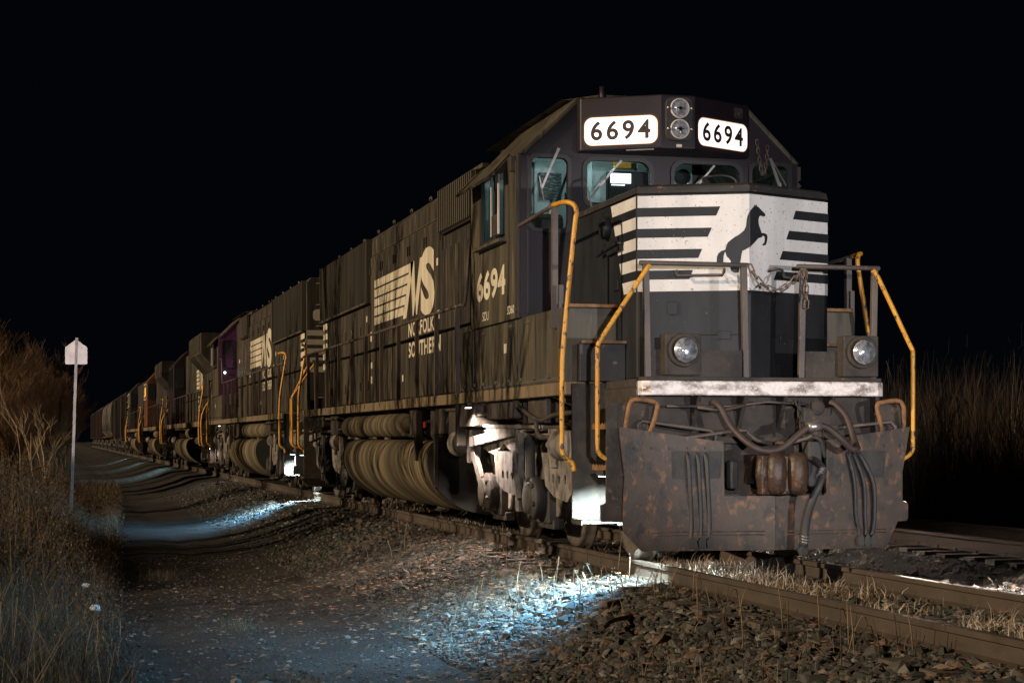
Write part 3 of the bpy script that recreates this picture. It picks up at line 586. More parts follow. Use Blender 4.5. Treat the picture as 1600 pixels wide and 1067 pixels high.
    for z in (4.485,4.275):
        g=MB(); g.lathe([(2.33,.103),(2.30,.10),(2.295,.092),(2.31,.088),(2.34,.088)],(-.01,0,z),'y',28); hl=g.build('headlight','trim',nh)
        g=MB(); g.lathe([(2.30,.086),(2.32,.075),(2.345,.05),(2.36,.02)],(-.01,0,z),'y',28); g.build('reflector','lens',hl)
        g=MB(); g.lathe([(2.298,.086),(2.285,.06),(2.28,.02)],(-.01,0,z),'y',28); g.build('lens','lensglass',hl)
        g=MB(); g.lathe([(2.30,.018),(2.34,.02)],(-.01,0,z),'y',10); g.box(-.05,.03,2.30,2.31,z-.006,z+.006); g.build('bulb','steel',hl)
        g=MB()
        for x in (-.135,.115): g.lathe([(2.29,.016),(2.33,.016)],(x,0,z),'y',8)
        g.build('clamp_screw','steel',hl)
    g=MB(); g.sheet([(-.03,4.10),(.03,4.10),(.03,4.13),(-.03,4.13)],(0,2.37,0),(1,0,0),Z,(0,-1,0),.004); g.build('small_label','letter',nh)
    g=MB(); U=(b1-b0).normalized(); N=Vector((U.y,-U.x,0)); g.sheet(rrect(.60,.74,4.475,4.585,.02),b0,U,Z,N,.006); g.build('mesh_plate','grime',nh)
    g=MB(); g.bar((-.5,2.56,4.078),(-.25,2.42,4.078),.02,.012); g.build('visor_strip','steel',nh)
    g=MB(); chain(g,[(1.04,2.88,4.30),(1.06,2.86,4.1),(1.10,2.86,3.92),(1.14,2.86,4.05),(1.16,2.87,4.26)],.06,.007,.018); g.build('cab_front_chain','chain',cab)
    if lead:
        # interior
        g=MB(); g.box(-1.46,1.46,5.0,5.05,2.4,4.08); g.box(-.95,.95,5.0,5.05,4.08,4.5); g.box(-1.44,1.44,3.0,5.0,2.40,2.43); iw=g.build('cab_interior','inwall',cab)
        g=MB(); g.box(-.32,-.26,4.6,4.98,2.6,4.4); g.box(.38,.5,4.94,5.0,2.5,4.4); g.box(-.85,-.4,4.94,5.0,2.5,4.3); g.box(.75,1.05,4.92,5.0,3.6,4.4); g.build('electrical_cabinet','inwall',iw,bevel=.01)
        g=MB(); g.box(-.80,-.54,4.90,4.93,3.86,4.17); g.build('notice_board','paper',iw)
        for x0,x1,z0,z1 in ((.06,.28,4.25,4.34),(-.84,-.58,3.50,3.70),(-.48,-.40,3.86,3.98)):
            g=MB(); g.box(x0,x1,4.86,4.885,z0,z1); g.build('yellow_label','label',iw)
        g=MB(); g.box(-.30,.14,3.84,3.96,3.50,4.06); g.box(-.6,-.3,3.9,4.1,3.4,3.72); ds=g.build('control_console','seat',iw,bevel=.015)
        g=MB(); g.box(-.28,-.05,3.825,3.836,3.925,4.03); g.build('display_screen','display',ds)
        g=MB(); g.box(-.27,-.12,3.825,3.836,3.90,3.91); g.build('display_light_strip','display',ds)
        for x in (-.95,.8):
            g=MB(); g.box(x-.25,x+.25,4.2,4.32,2.9,3.62); g.box(x-.25,x+.25,3.8,4.3,2.8,2.95); g.build('crew_seat','seat',iw,bevel=.05)
        g=MB(); g.lathe([(4.7,.09),(4.74,.09)],(.86,0,4.15),'y',16); g.tube([(.75,3.4,3.98),(1.05,3.5,3.55)],.02,6); g.tube([(-.9,3.3,3.98),(-1.05,3.4,3.5)],.015,6); g.build('interior_fan','seat',iw)
    # ---- hood
    hw=1.02
    hpf=[(-hw,1.68),(-hw,4.42),(-.93,4.53),(.93,4.53),(hw,4.42),(hw,1.68)]
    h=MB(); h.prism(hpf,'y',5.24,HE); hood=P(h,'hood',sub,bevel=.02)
    # doors
    edges=[9.16,10.28,11.55,12.75,13.9,15.02]; low=[5.9,6.6,7.3,8.1,9.16]
    for s in (-1,1):
        SX=lambda a,b:(min(s*a,s*b),max(s*a,s*b))
        for y0,y1 in list(zip(edges,edges[1:])):
            for z0,z1 in ((1.75,2.57),(2.62,4.14)):
                g=MB(); g.box(*SX(hw,hw+.030),y0+.022,y1-.022,z0,z1)
                if z0>2:
                    for yy_ in (y0+.06,y1-.1):
                        for z in (3.92,): g.box(*SX(hw+.004,hw+.055),yy_,yy_+.035,z-.07,z+.07)
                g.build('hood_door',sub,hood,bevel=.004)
        for y0,y1 in zip([15.1,15.95,16.8,17.65,18.5,19.35],[15.95,16.8,17.65,18.5,19.35,20.2]):
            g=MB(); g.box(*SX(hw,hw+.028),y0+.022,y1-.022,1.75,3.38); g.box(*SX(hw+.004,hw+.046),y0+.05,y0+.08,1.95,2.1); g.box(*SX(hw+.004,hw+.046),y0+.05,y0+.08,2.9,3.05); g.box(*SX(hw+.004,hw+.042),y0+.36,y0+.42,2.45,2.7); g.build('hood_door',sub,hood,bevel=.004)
        for y0,y1 in zip(low,low[1:]):
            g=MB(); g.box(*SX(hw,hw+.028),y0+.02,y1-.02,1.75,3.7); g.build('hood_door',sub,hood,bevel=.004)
        g=MB(); g.box(*SX(hw,hw+.02),5.9,HE-.1,2.58,2.61); g.box(*SX(hw,hw+.012),9.2,15.0,4.17,4.18); g.build('hood_rail','rib',hood)
        # vent by the cab
        g=MB(); g.box(*SX(hw,hw+.05),7.0,9.14,3.90,4.50); vt=g.build('vent_panel','screen',hood,bevel=.006)
        g=MB()
        for y in np.arange(7.03,9.12,.12): g.box(*SX(hw+.05,hw+.10),y,y+.05,3.93,4.49)
        g.build('vent_ribs','rib',vt)
        g=MB(); g.box(*SX(hw,hw+.07),15.08,20.56,3.42,4.46); rs=g.build('radiator_screen','screen',hood,bevel=.01)
        g=MB(); g.box(*SX(hw+.0,hw+.11),15.06,20.58,3.385,3.415); g.box(*SX(hw+.0,hw+.10),15.03,15.07,3.4,4.46); g.box(*SX(hw+.0,hw+.10),20.56,20.59,3.4,4.46); g.build('screen_frame','rib',rs)
        # logo : bars then the two letters, reading direction U
        N=Vector((s,0,0)); U=Vector((0,s,0)); O=Vector((s*(hw+.030),0,0)); yc=12.05
        def lt(mb,poly,off=.004): mb.sheet(poly,O+U*0,U,Z,N,off)
        # u measured along U from the middle of the logo (y=yc)
        Oc=Vector((s*(hw+.030),yc,0))
        g=MB()
        zT,zB=3.73,2.97; ph=(zT-zB)/5.0
        cuts=[-2.55]+sorted([s*(e-yc) for e in edges if abs(s*(e-yc))<2.5])+[2.6]
        for k in range(5):
            z1=zT-k*ph; z0=z1-ph+.03
            for a,b in zip(cuts,cuts[1:]):
                aa=max(a+.01,-2.55); bb=min(b-.01,.62-.14*k)
                if bb>aa: g.sheet([(aa,z0),(bb,z0),(min(bb+.03,b-.01),z1),(aa,z1)],Oc,U,Z,N,.004)
        lg=g.build('hood_emblem_bars','letter',hood)
        g=MB(); zt2,zb2=3.74,2.94
        for poly in ([(.02,zb2),(.30,zb2),(.88,zt2),(.60,zt2)],[(.62,zt2),(.92,zt2),(1.06,zb2),(.80,zb2)],[(.88,zb2),(1.14,zb2),(1.62,zt2),(1.36,zt2)]):
            g.sheet(poly,Oc,U,Z,N,.0045)
        add_text(g,'S',Oc+U*1.42+Z*2.88,U,Z,N,1.0,.96,.0055,.05)
        g.build('hood_emblem_letters','letter',hood)
        g=MB(); add_text(g,'NORFOLK',Oc+U*.47+Z*2.64,U,Z,N,1.93,.22,.005,.03,1.12); add_text(g,'SOUTHERN',Oc+U*.47+Z*2.335,U,Z,N,2.36,.225,.005,.03,1.12); g.build('hood_company_lettering','letter',hood)
        g=MB(); 
        for k in range(5):
            z1=3.36-k*.192; g.sheet([(0,z1-.115),(.62,z1-.115),(.62,z1),(0,z1)],(s*(hw+.029),HE-.64,0),(0,1,0),Z,N,.004)
        g.build('hood_corner_stripes','letter',hood)
        g=MB()
        for y,z,w_,h_ in ((15.3,3.1,.12,.1),(14.85,2.75,.14,.16),(14.8,2.3,.14,.1),(14.8,2.05,.14,.12),(9.3,2.78,.16,.12),(6.3,3.28,.3,.09),(9.4,3.52,.12,.1),(12.0,2.0,.1,.1),(16.9,2.95,.1,.1)): g.sheet([(0,0),(w_,0),(w_,h_),(0,h_)],(s*(hw+.030),y,z),(0,1,0),Z,N,.004)
        g.build('hood_small_labels','letter',hood)
        # walkway handrail
        ys=[6.2,7.45,8.75,10.1,11.5,12.9,14.3,15.7,17.1,18.4,19.6]
        for y in ys:
            g=MB(); g.prism([(y-.03,1.60),(y+.03,1.60),(y+.022,2.71),(y-.022,2.71)],'x',s*1.45,s*1.50); g.build('handrail_stanchion','pipe',root)
        g=MB(); g.tube([(s*1.475,y,2.725) for y in (5.95,8,10,12,14,16,18,19.7)]+[(s*1.475,20.3,2.72)],.022,8)
        g.tube(smooth_path([(s*1.475,6.0,2.725),(s*1.475,5.75,2.76),(s*1.475,5.55,3.3),(s*1.475,5.42,3.42),(s*1.5,5.25,3.44)],4),.022,8); g.build('walkway_handrail','pipe',root)
        g=MB(); g.box(*SX(1.04,1.28),5.85,6.2,2.1,2.42); g.tube([(s*1.2,5.9,2.42),(s*1.2,5.9,2.55),(s*1.2,6.1,2.55)],.02,6); g.build('walkway_box','cabside',root,bevel=.01)
    # hood end : number plate, stripes, grab irons
    g=MB()
    for k in range(5):
        z1=3.42-k*.192; g.sheet([(-hw+.02,z1-.115),(hw-.02,z1-.115),(hw-.02,z1),(-hw+.02,z1)],(0,HE,0),(1,0,0),Z,(0,1,0),.004)
    g.build('hood_end_stripes','letter',hood)
    for s in (-1,1):
        g=MB(); g.sheet(rrect(s*.62-.26,s*.62+.26,3.62,3.86,.08),(0,HE,0),(1,0,0),Z,(0,1,0),.012); g.build('rear_number_board','letter',hood)
    g=MB(); g.lathe([(HE,.17),(HE+.06,.17),(HE+.06,.15),(HE+.03,.13)],(0.45,0,4.2),'y',20); g.lathe([(HE,.17),(HE+.06,.17),(HE+.06,.15),(HE+.03,.13)],(-.45,0,4.2),'y',20); g.build('rear_headlight_ring','cabside',hood)
    g=MB()
    for x in (-.6,.6):
        for z in (2.0,2.9,3.5,3.95,4.4): g.tube([(x-.2,HE,z),(x-.2,HE+.07,z),(x+.2,HE+.07,z),(x+.2,HE,z)],.014,6)
    build_each(g,'rear_grab_iron','pipe',hood)
    # roof gear
    for y in (15.9,17.6,19.3):
        g=MB(); g.lathe([(4.52,.66),(4.62,.66),(4.64,.6),(4.58,.55)],(0,y,0),'z',24); g.build('radiator_fan','cabside',hood)
    g=MB(); g.box(-.25,.25,10.6,11.4,4.52,4.66); g.build('exhaust_stack','dark',hood,bevel=.02)
    g=MB()
    for s in (-1,1):
        for y in np.arange(5.9,20.4,1.45): g.tube([(s*.95,y,4.5),(s*.97,y,4.56),(s*.97,y+.12,4.56),(s*.95,y+.12,4.5)],.018,6)
        g.box(min(s*.9,s*.98),max(s*.9,s*.98),7.0,9.1,4.53,4.58)
    build_each(g,'roof_lifting_lug','cabside',hood)
    g=MB(); g.tube(smooth_path([(-.6,HE-.2,4.5),(-.6,HE-.1,4.7),(-.2,HE-.1,4.78),(.3,HE-.1,4.74),(.4,HE-.1,4.5)],4),.02,6); g.build('roof_pipe_loop','pipe',hood)
    # ---- fuel tank and reservoirs
    half=xy_sm([(-.9,1.12),(-1.28,1.12),(-1.43,1.06),(-1.5,.90),(-1.49,.72),(-1.40,.52),(-1.22,.35),(-.98,.21),(-.74,.155)],5)
    prof=half+[(-x,z) for x,z in reversed(half)]
    g=MB(); prism_smooth(g,prof,'y',7.9,15.1,caps=False); tk=P(g,'fuel_tank','tank')
    g=MB(); pr2=[(x*.993,.155+(z-.155)*.995) for x,z in prof]; prism_smooth(g,pr2,'y',7.895,7.91); prism_smooth(g,pr2,'y',15.09,15.105); build_each(g,'tank_end','tankend',tk)
    g=MB(); prism_smooth(g,[(x*1.006,.15+(z-.15)*1.008) for x,z in prof],'y',7.93,7.99,caps=False); g.build('tank_rim','tank',tk)
    for s in (-1,1):
        SX=lambda a,b:(min(s*a,s*b),max(s*a,s*b))
        g=MB(); g.box(*SX(1.44,1.54),8.5,8.62,.85,1.5); g.box(*SX(1.36,1.42),7.85,7.9,.5,1.2); build_each(g,'tank_bracket','grime',tk,bevel=.01)
        g=MB(); g.lathe([(10.3,.02),(10.32,.10),(10.4,.165),(10.5,.175),(15.6,.175),(15.7,.165),(15.78,.1),(15.8,.02)],(s*1.27,0,1.335),'y',24); P(g,'air_reservoir','tank')
        g=MB()
        for y in (11.2,14.8): g.lathe([(y,.183),(y+.06,.183)],(s*1.27,0,1.335),'y',24)
        g.tube(smooth_path([(s*1.27,10.3,1.33),(s*1.3,9.6,1.36),(s*1.3,8.2,1.36),(s*1.32,7.6,1.30),(s*1.3,7.4,1.46)],4),.025,8); g.build('reservoir_strap','grime',root)
        # clutter hung under the sill
        g=MB()
        for y0,y1,a,b,z0,z1 in ((6.9,7.3,1.0,1.35,1.12,1.54),(7.5,8.0,1.1,1.38,1.2,1.54),(5.4,6.4,1.15,1.45,1.28,1.552),(3.6,4.9,1.1,1.42,1.36,1.552),(2.4,3.1,1.15,1.4,1.30,1.552),(9.2,9.7,1.15,1.4,1.16,1.54),(8.9,9.0,1.3,1.45,1.0,1.54),(16.4,17.2,1.1,1.4,1.2,1.552),(18,19.4,1.1,1.42,1.34,1.552),(6.25,6.35,1.35,1.47,1.05,1.555)): g.box(*SX(a,b),y0,y1,z0,z1)
        build_each(g,'underframe_box','grime',root,bevel=.015)
        g=MB()
        for pts in ([(1.35,7.9,1.5),(1.36,7.0,1.5),(1.36,6.0,1.47)],[(1.38,6.6,1.30),(1.40,6.3,1.42),(1.40,4.8,1.42)],[(1.3,5.6,1.22),(1.32,4.2,1.27),(1.3,2.0,1.25)],[(1.42,3.5,1.5),(1.42,2.6,1.33),(1.35,2.2,1.38),(1.3,1.4,1.4)],[(1.4,10.2,1.2),(1.4,9.1,1.18),(1.42,8.6,1.26)],[(1.36,9.3,1.54),(1.38,8.9,1.3),(1.4,8.7,1.12)],[(1.42,20,1.5),(1.42,16.2,1.48)],[(1.36,20.1,1.3),(1.36,18.2,1.26),(1.36,16,1.3)],[(1.36,2.9,1.52),(1.4,2.7,1.2),(1.36,2.3,1.15)]):
            g.tube(smooth_path([(s*p[0],p[1],p[2]) for p in pts],4),.024,7)
        build_each(g,'underframe_pipe','grime',root)
        g=MB()
        for y in (2.9,3.12,3.34): g.lathe([(1.3,.09),(1.52,.09)],(s*1.3,y,0),'z',12)
        g.lathe([(1.12,.1),(1.18,.14),(1.5,.14)],(s*1.25,8.25,0),'z',16); build_each(g,'air_filter_can','grime',root)
        g=MB(); g.box(*SX(1.43,1.47),8.28,8.38,1.28,1.36); g.build('red_handle','redpaint',root,bevel=.01)
        # lamp bodies under the sill that light the ground
        for e in (0,1):
            q=lambda v:(v if e==0 else LEN-v)
            g=MB(); g.box(*SX(1.33,1.43),min(q(.30),q(.50)),max(q(.30),q(.50)),.81,.86); lm=g.build('step_lamp','dark',root)
            g=MB(); g.box(*SX(1.34,1.42),min(q(.33),q(.47)),max(q(.33),q(.47)),.803,.809); g.build('lamp_lens','ledcool',lm)
        g=MB(); g.box(*SX(1.50,1.56),5.28,5.42,1.50,1.56); lm=g.build('truck_lamp','dark',root)
        g=MB(); g.box(*SX(1.505,1.555),5.29,5.41,1.492,1.499); g.build('lamp_lens','ledwarm',lm)
    truck(root,3.35); truck(root,LEN-3.35)
M['redpaint']=mat('red_handle_paint',(.3,.02,.015),None)

# ------------------------------------------------------------------ other rolling stock
def wheels_simple(root, ys):
    for y in ys:
        t=MB(); t.prism([(y-1.9,.3),(y+1.9,.3),(y+1.7,.95),(y-1.7,.95)],'x',-1.15,-1.0); t.prism([(y-1.9,.3),(y+1.9,.3),(y+1.7,.95),(y-1.7,.95)],'x',1.0,1.15)
        t.box(-1.05,1.05,y-.3,y+.3,.5,.85); tr=t.build('truck','grime',root,bevel=.02)
        for a in (-1.3,1.3):
            w=MB()
            for s in (-1,1): w.lathe([(s*.69,.5),(s*.83,.5),(s*.83,.1)],(0,y+a,.5),'x',20)
            w.lathe([(-.8,.08),(.8,.08)],(0,y+a,.5),'x',8)
            w.build('wheelset','wheel',tr)
            for s in (-1,1):
                j=MB(); j.lathe([(s*1.1,.16),(s*1.3,.15)],(0,y+a,.5),'x',12); j.build('journal_box','dark',tr)
def road_loco(root, L, body, cab, near='rad', stripes=True, wings=True):
    # wide-radiator road locomotive seen from its hood end: local y=0 is the end nearest the camera
    Z=Vector((0,0,1))
    g=MB(); g.box(-1.5,1.5,1.2,L-1.2,1.53,1.70); g.box(-.6,.6,.3,L-.3,1.0,1.53); g.box(-1.1,1.1,.1,1.25,1.58,1.69); g.box(-1.1,1.1,L-1.25,L-.1,1.58,1.69); g.build('underframe','sill',root,bevel=.01)
    g=MB(); g.box(-1.15,1.15,0,.15,1.5,1.66); g.build('anticlimber','bar',root,bevel=.01)
    g=MB(); g.prism([(-1.35,.2),(1.35,.2),(1.4,1.15),(-1.4,1.15)],'y',-.1,-.05); g.box(-1.15,1.15,.2,.25,.9,1.5); g.build('end_plow','plow',root)
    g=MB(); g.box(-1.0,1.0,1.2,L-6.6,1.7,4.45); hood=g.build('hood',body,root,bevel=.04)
    if wings:
        g=MB(); g.prism([(-1.5,3.95),(-1.5,4.62),(1.5,4.62),(1.5,3.95),(1.0,3.4),(-1.0,3.4)],'y',1.2,6.6); rad=g.build('radiator_wing',body,root,bevel=.02)
        for s in (-1,1):
            g=MB(); g.box(min(s*1.49,s*1.505),max(s*1.49,s*1.505),1.4,6.5,4.0,4.57)
            for y in np.arange(1.5,6.4,.16): g.box(min(s*1.5,s*1.53),max(s*1.5,s*1.53),y,y+.07,4.02,4.55)
            g.build('radiator_louvres','rib',rad)
    for s in (-1,1):
        g=MB(); U=Vector((0,s,0)); N=Vector((s,0,0))
        for y in np.arange(1.6,L-7,1.15):
            g.box(min(s*1.0,s*1.015),max(s*1.0,s*1.015),y,y+1.12,1.8,3.3)
        g.build('hood_doors',body,hood,bevel=.004)
        if stripes:
            g=MB(); yc=L*.36
            for k in range(5): g.sheet([(-1.4,3.55-k*.15),(.6-.1*k,3.55-k*.15),(.65-.1*k,3.66-k*.15),(-1.4,3.66-k*.15)],(s*1.02,yc,0),U,Z,N,.003)
            add_text(g,'NS',(s*1.02,yc,2.85),U,Z,N,1.6,.85,.004,.05); g.build('hood_emblem','letter',hood)
            g=MB(); add_text(g,'NORFOLK',(s*1.02,yc-s*.9,2.45),U,Z,N,1.9,.24,.004,.03); add_text(g,'SOUTHERN',(s*1.02,yc-s*.9,2.1),U,Z,N,2.1,.24,.004,.03); g.build('hood_company_lettering','letter',hood)
        for y in np.arange(1.5,L-1.4,1.5):
            g=MB(); g.box(min(s*1.45,s*1.49),max(s*1.45,s*1.49),y,y+.05,1.66,2.72); g.build('handrail_stanchion','pipe',root)
        g=MB(); g.tube([(s*1.47,y,2.72) for y in np.linspace(1.3,L-1.4,8)],.022,6); g.build('walkway_handrail','pipe',root)
        for e in (0,1):
            q=lambda y:(y if e==0 else L-y)
            g=MB(); g.tube(smooth_path([(s*1.45,q(.1),.9),(s*1.54,q(.1),1.0),(s*1.54,q(.1),1.9),(s*1.15,q(.1),2.6)],4),.03,6); g.tube(smooth_path([(s*1.45,q(1.2),.9),(s*1.55,q(1.2),1.0),(s*1.55,q(1.2),1.9),(s*1.42,q(1.2),2.8),(s*1.5,q(1.5),2.9)],4),.03,6); g.build('step_handrail','yellow',root)
            g=MB(); g.box(min(s*1.1,s*1.46),max(s*1.1,s*1.46),min(q(1.19),q(1.22)),max(q(1.19),q(1.22)),.4,1.6)
            for z in (.45,.85,1.25): g.box(min(s*1.1,s*1.46),max(s*1.1,s*1.46),min(q(.1),q(1.2)),max(q(.1),q(1.2)),z,z+.03)
            g.build('step_well','grime',root)
        g=MB(); g.lathe([(7.6,.02),(7.62,.15),(7.7,.18),(9.8,.18),(9.9,.02)],(s*1.25,0,1.33),'y',16); g.build('air_reservoir','tank',root)
        for y in (1.9,4.4,L-2.0,L-4.6):
            g=MB(); g.lathe([(y,.14),(y+.35,.15),(y+.4,.03)],(s*1.3,0,1.05),'y',12); g.build('brake_cylinder','truck',root)
    if stripes:
        g=MB()
        for k in range(5): g.sheet([(-.95,2.5+k*.19),(.95,2.5+k*.19),(.95,2.61+k*.19),(-.95,2.61+k*.19)],(0,1.2,0),(1,0,0),Z,(0,-1,0),.004)
        g.build('hood_end_stripes','letter',hood)
    # cab and nose at the far end
    prof=[(-1.5,1.75),(-1.5,4.1),(-.95,4.68),(.95,4.68),(1.5,4.1),(1.5,1.75)]
    g=MB(); g.prism(prof,'y',L-6.6,L-3.6); cb=g.build('cab',cab,root,bevel=.03)
    for s in (-1,1):
        for a,b in ((L-6.2,L-5.3),(L-5.0,L-4.1)):
            g=MB(); g.box(min(s*1.5,s*1.53),max(s*1.5,s*1.53),a,b,3.2,3.95); w=g.build('side_window','darkglass',cb)
            g=MB(); 
            for y0,y1,z0,z1 in ((a-.05,b+.05,3.15,3.2),(a-.05,b+.05,3.95,4.0),(a-.05,a,3.2,3.95),(b,b+.05,3.2,3.95)): g.box(min(s*1.5,s*1.54),max(s*1.5,s*1.54),y0,y1,z0,z1)
            g.build('frame','letter' if not stripes else 'rim',w)
        g=MB(); g.sheet(rrect(s*1.25-.17,s*1.25+.17,3.15,4.0,.08),(0,L-6.6,0),(1,0,0),Z,(0,-1,0),.01); g.build('rear_cab_window','darkglass',cb)
    g=MB(); g.prism([(-1.3,L-3.6),(-1.3,L-1.4),(-.6,L-1.0),(.6,L-1.0),(1.3,L-1.4),(1.3,L-3.6)],'z',1.7,3.3); g.build('nose',cab,root,bevel=.06)
    half=xy_sm([(-.9,1.12),(-1.28,1.12),(-1.43,1.06),(-1.5,.90),(-1.49,.72),(-1.40,.52),(-1.22,.35),(-.98,.21),(-.74,.2)],4)
    g=MB(); prism_smooth(g,half+[(-x,z) for x,z in reversed(half)],'y',7.5,L-7.8); g.build('fuel_tank','tank',root)
    g=MB(); g.lathe([(4.6,.35),(4.75,.35),(4.76,.3)],(0,3,0),'z',16); g.box(-.4,.4,L-9.5,L-8.6,4.45,4.62); g.box(-.9,.9,8,11,4.45,4.55); g.build('roof_gear','dark',hood,bevel=.02)
    wheels_simple(root,(2.4,4.6,L-2.4,L-4.6))
    return cb
def freight_car(root, L, kind):
    g=MB(); g.box(-.3,.3,.2,L-.2,.75,1.0); g.build('underframe','dark',root)
    if kind=='hopper':
        pr=xy_sm([(-1.2,1.2),(-1.55,1.8),(-1.6,2.8),(-1.5,3.9),(-1.15,4.4),(-.6,4.6)],4); pr+= [(-x,z) for x,z in reversed(pr)]
        g=MB(); prism_smooth(g,pr,'y',1.2,L-1.2); b=g.build('hopper_body','hopper',root)
        for s in (-1,1):
            g=MB()
            for y in np.arange(1.5,L-1.2,1.25): g.tube([(s*1.56,y,1.7),(s*1.63,y,2.8),(s*1.53,y,3.9),(s*1.2,y,4.4)],.05,5)
            g.bar((s*1.56,1.3,1.72),(s*1.56,L-1.3,1.72),.06,.1); g.build('side_ribs','hopper',b)
        g=MB()
        for y in (3.2,L/2,L-3.2): g.prism([(-1.3,1.9),(1.3,1.9),(.35,.55),(-.35,.55)],'y',y-1.2,y+1.2)
        g.build('discharge_bay','hopper',root)
        g=MB(); g.box(-.3,.3,1,L-1,4.68,4.73); g.build('running_board','steel',root)
    else:
        m='boxred' if kind=='box' else 'brown'
        g=MB(); g.box(-1.5,1.5,.4,L-.4,1.05,4.15); b=g.build('car_body',m,root,bevel=.02)
        g=MB(); g.prism([(-1.52,4.15),(-1.4,4.3),(0,4.42),(1.4,4.3),(1.52,4.15)],'y',.35,L-.35); g.build('roof','hopper' if kind=='box' else m,b)
        for s in (-1,1):
            g=MB(); g.box(min(s*1.5,s*1.57),max(s*1.5,s*1.57),L/2-1.5,L/2+1.5,1.1,4.0); d=g.build('sliding_door',m,b,bevel=.01)
            g=MB(); g.box(min(s*1.57,s*1.61),max(s*1.57,s*1.61),L/2-1.2,L/2-1.16,1.2,3.9); g.build('door_bar','rim',d)
            g=MB()
            for y in np.arange(.5,L-.5,.85): g.box(min(s*1.5,s*1.54),max(s*1.5,s*1.54),y,y+.08,1.1,4.1)
            g.build('side_ribs',m,b)
        g=MB()
        for z in np.arange(1.2,4.1,.4): g.tube([(-1.4,.4,z),(-1.4,.3,z),(-.95,.3,z),(-.95,.4,z)],.015,5)
        g.build('end_ladder','letter',root)
        if kind=='box':
            g=MB(); g.sheet([(.9,3.4),(1.4,3.4),(1.4,3.9),(.9,3.9)],(0,.4,0),(1,0,0),Vector((0,0,1)),(0,-1,0),.01); g.box(-1.51,-1.505,.9,2.2,3.4,3.75); g.build('white_panel','letter',b)
    wheels_simple(root,(2.4,L-2.4))

def build_train():
    r=empty('locomotive',(.05,0,0)); locomotive(r,'6694')
    tag(r,'front black diesel locomotive with horse emblem on its white striped nose','locomotive','locomotives coupled in one train')
    y=LEN+.75
    r2=empty('locomotive',(.05,y+LEN,0),PI); locomotive(r2,None,cabm='purplelit',lead=False)
    tag(r2,'black locomotive coupled right behind the front one, its striped hood end turned to the camera','locomotive','locomotives coupled in one train')
    y+=LEN+.9
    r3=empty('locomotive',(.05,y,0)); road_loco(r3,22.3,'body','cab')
    tag(r3,'dark locomotive with flared roof radiators, third from the front of the train','locomotive','locomotives coupled in one train')
    y+=23.2
    r4=empty('locomotive',(.05,y,0)); cb=road_loco(r4,21.5,'brown','orange',stripes=False)
    g=MB(); g.box(-1.54,-1.505,15.9,16.4,3.35,3.8); g.build('lit_side_window','amberwin',cb)
    g=MB(); g.box(-1.54,-1.51,17.0,17.1,3.3,3.4); g.build('red_marker_light','redlamp',cb)
    tag(r4,'orange locomotive with a lit amber cab window, fourth in the train','locomotive','locomotives coupled in one train')
    y+=22.4
    r5=empty('locomotive',(.05,y,0)); road_loco(r5,21.5,'brown','brown',stripes=False,wings=False)
    tag(r5,'dim brown hooded locomotive behind the orange one, last before the freight cars','locomotive','locomotives coupled in one train')
    y+=22.4
    cars=[('brown',15,'dark brown boxcar coupled behind the last locomotive'),('brown',14,'dark brown boxcar just ahead of the pale hopper car'),('hopper',15,'pale grey hopper car lit beside the dark boxcars, first of two hoppers'),('hopper',15,'grey rounded hopper car, second of two hoppers'),('box',16,'faded red boxcar with pale roof, first behind the hoppers'),('box',16,'faded red boxcar with pale roof, second behind the hoppers'),('brown',16,'dark boxcar beyond the red boxcars, second last car in view'),('box',16,'farthest red boxcar at the tail of the visible train')]
    for k,L,lab in cars:
        o=empty({'hopper':'hopper_car'}.get(k,'boxcar'),(.05,y,0)); freight_car(o,L,k); y+=L+.9
        tag(o,lab,'freight car','freight cars at the tail of the train')
    return y
tail=build_train()

# ------------------------------------------------------------------ ground
GX=np.array([-400,-30,-12,-9,-7,-5.9,-5.4,-4.6,-3.4,-2.7,-2.0,-1.55,-.95,.95,1.55,2.2,2.7,3.2,3.7,6.5,7.3,8.3,10,30,400.])
GZ=np.array([-.5,-.45,-.42,-.45,-.55,-.66,-.73,-.72,-.72,-.62,-.42,-.25,-.175,-.175,-.23,-.30,-.33,-.30,-.21,-.21,-.42,-.55,-.5,-.3,-.3])
def vnoise(x,y,f,seed):
    r=np.random.default_rng(seed).random((64,64)); X=x*f; Y=y*f
    i=np.floor(X).astype(int); j=np.floor(Y).astype(int); u=X-i; v=Y-j; u=u*u*(3-2*u); v=v*v*(3-2*v)
    a=r[i%64,j%64]; b=r[(i+1)%64,j%64]; c=r[i%64,(j+1)%64]; d=r[(i+1)%64,(j+1)%64]
    return a*(1-u)*(1-v)+b*u*(1-v)+c*(1-u)*v+d*u*v-.5
def gz(x,y):
    x=np.asarray(x,float); y=np.asarray(y,float); z=np.interp(x,GX,GZ)
    off=np.clip((np.abs(x)-1.2)/.8,0,1)*np.where((x>3.2)&(x<7),.3,1)*np.clip(1.15-.055*y,.04,1)*np.where((x<-2.9)&(x>-6),.28,1)
    return z+off*(.14*vnoise(x,y,.35,1)+.07*vnoise(x,y,1.1,2)+.035*vnoise(x,y,3.1,3))+.012*vnoise(x,y,6,4)-.035*np.exp(-((x+3.95)/.22)**2)-.035*np.exp(-((x+5.15)/.22)**2)
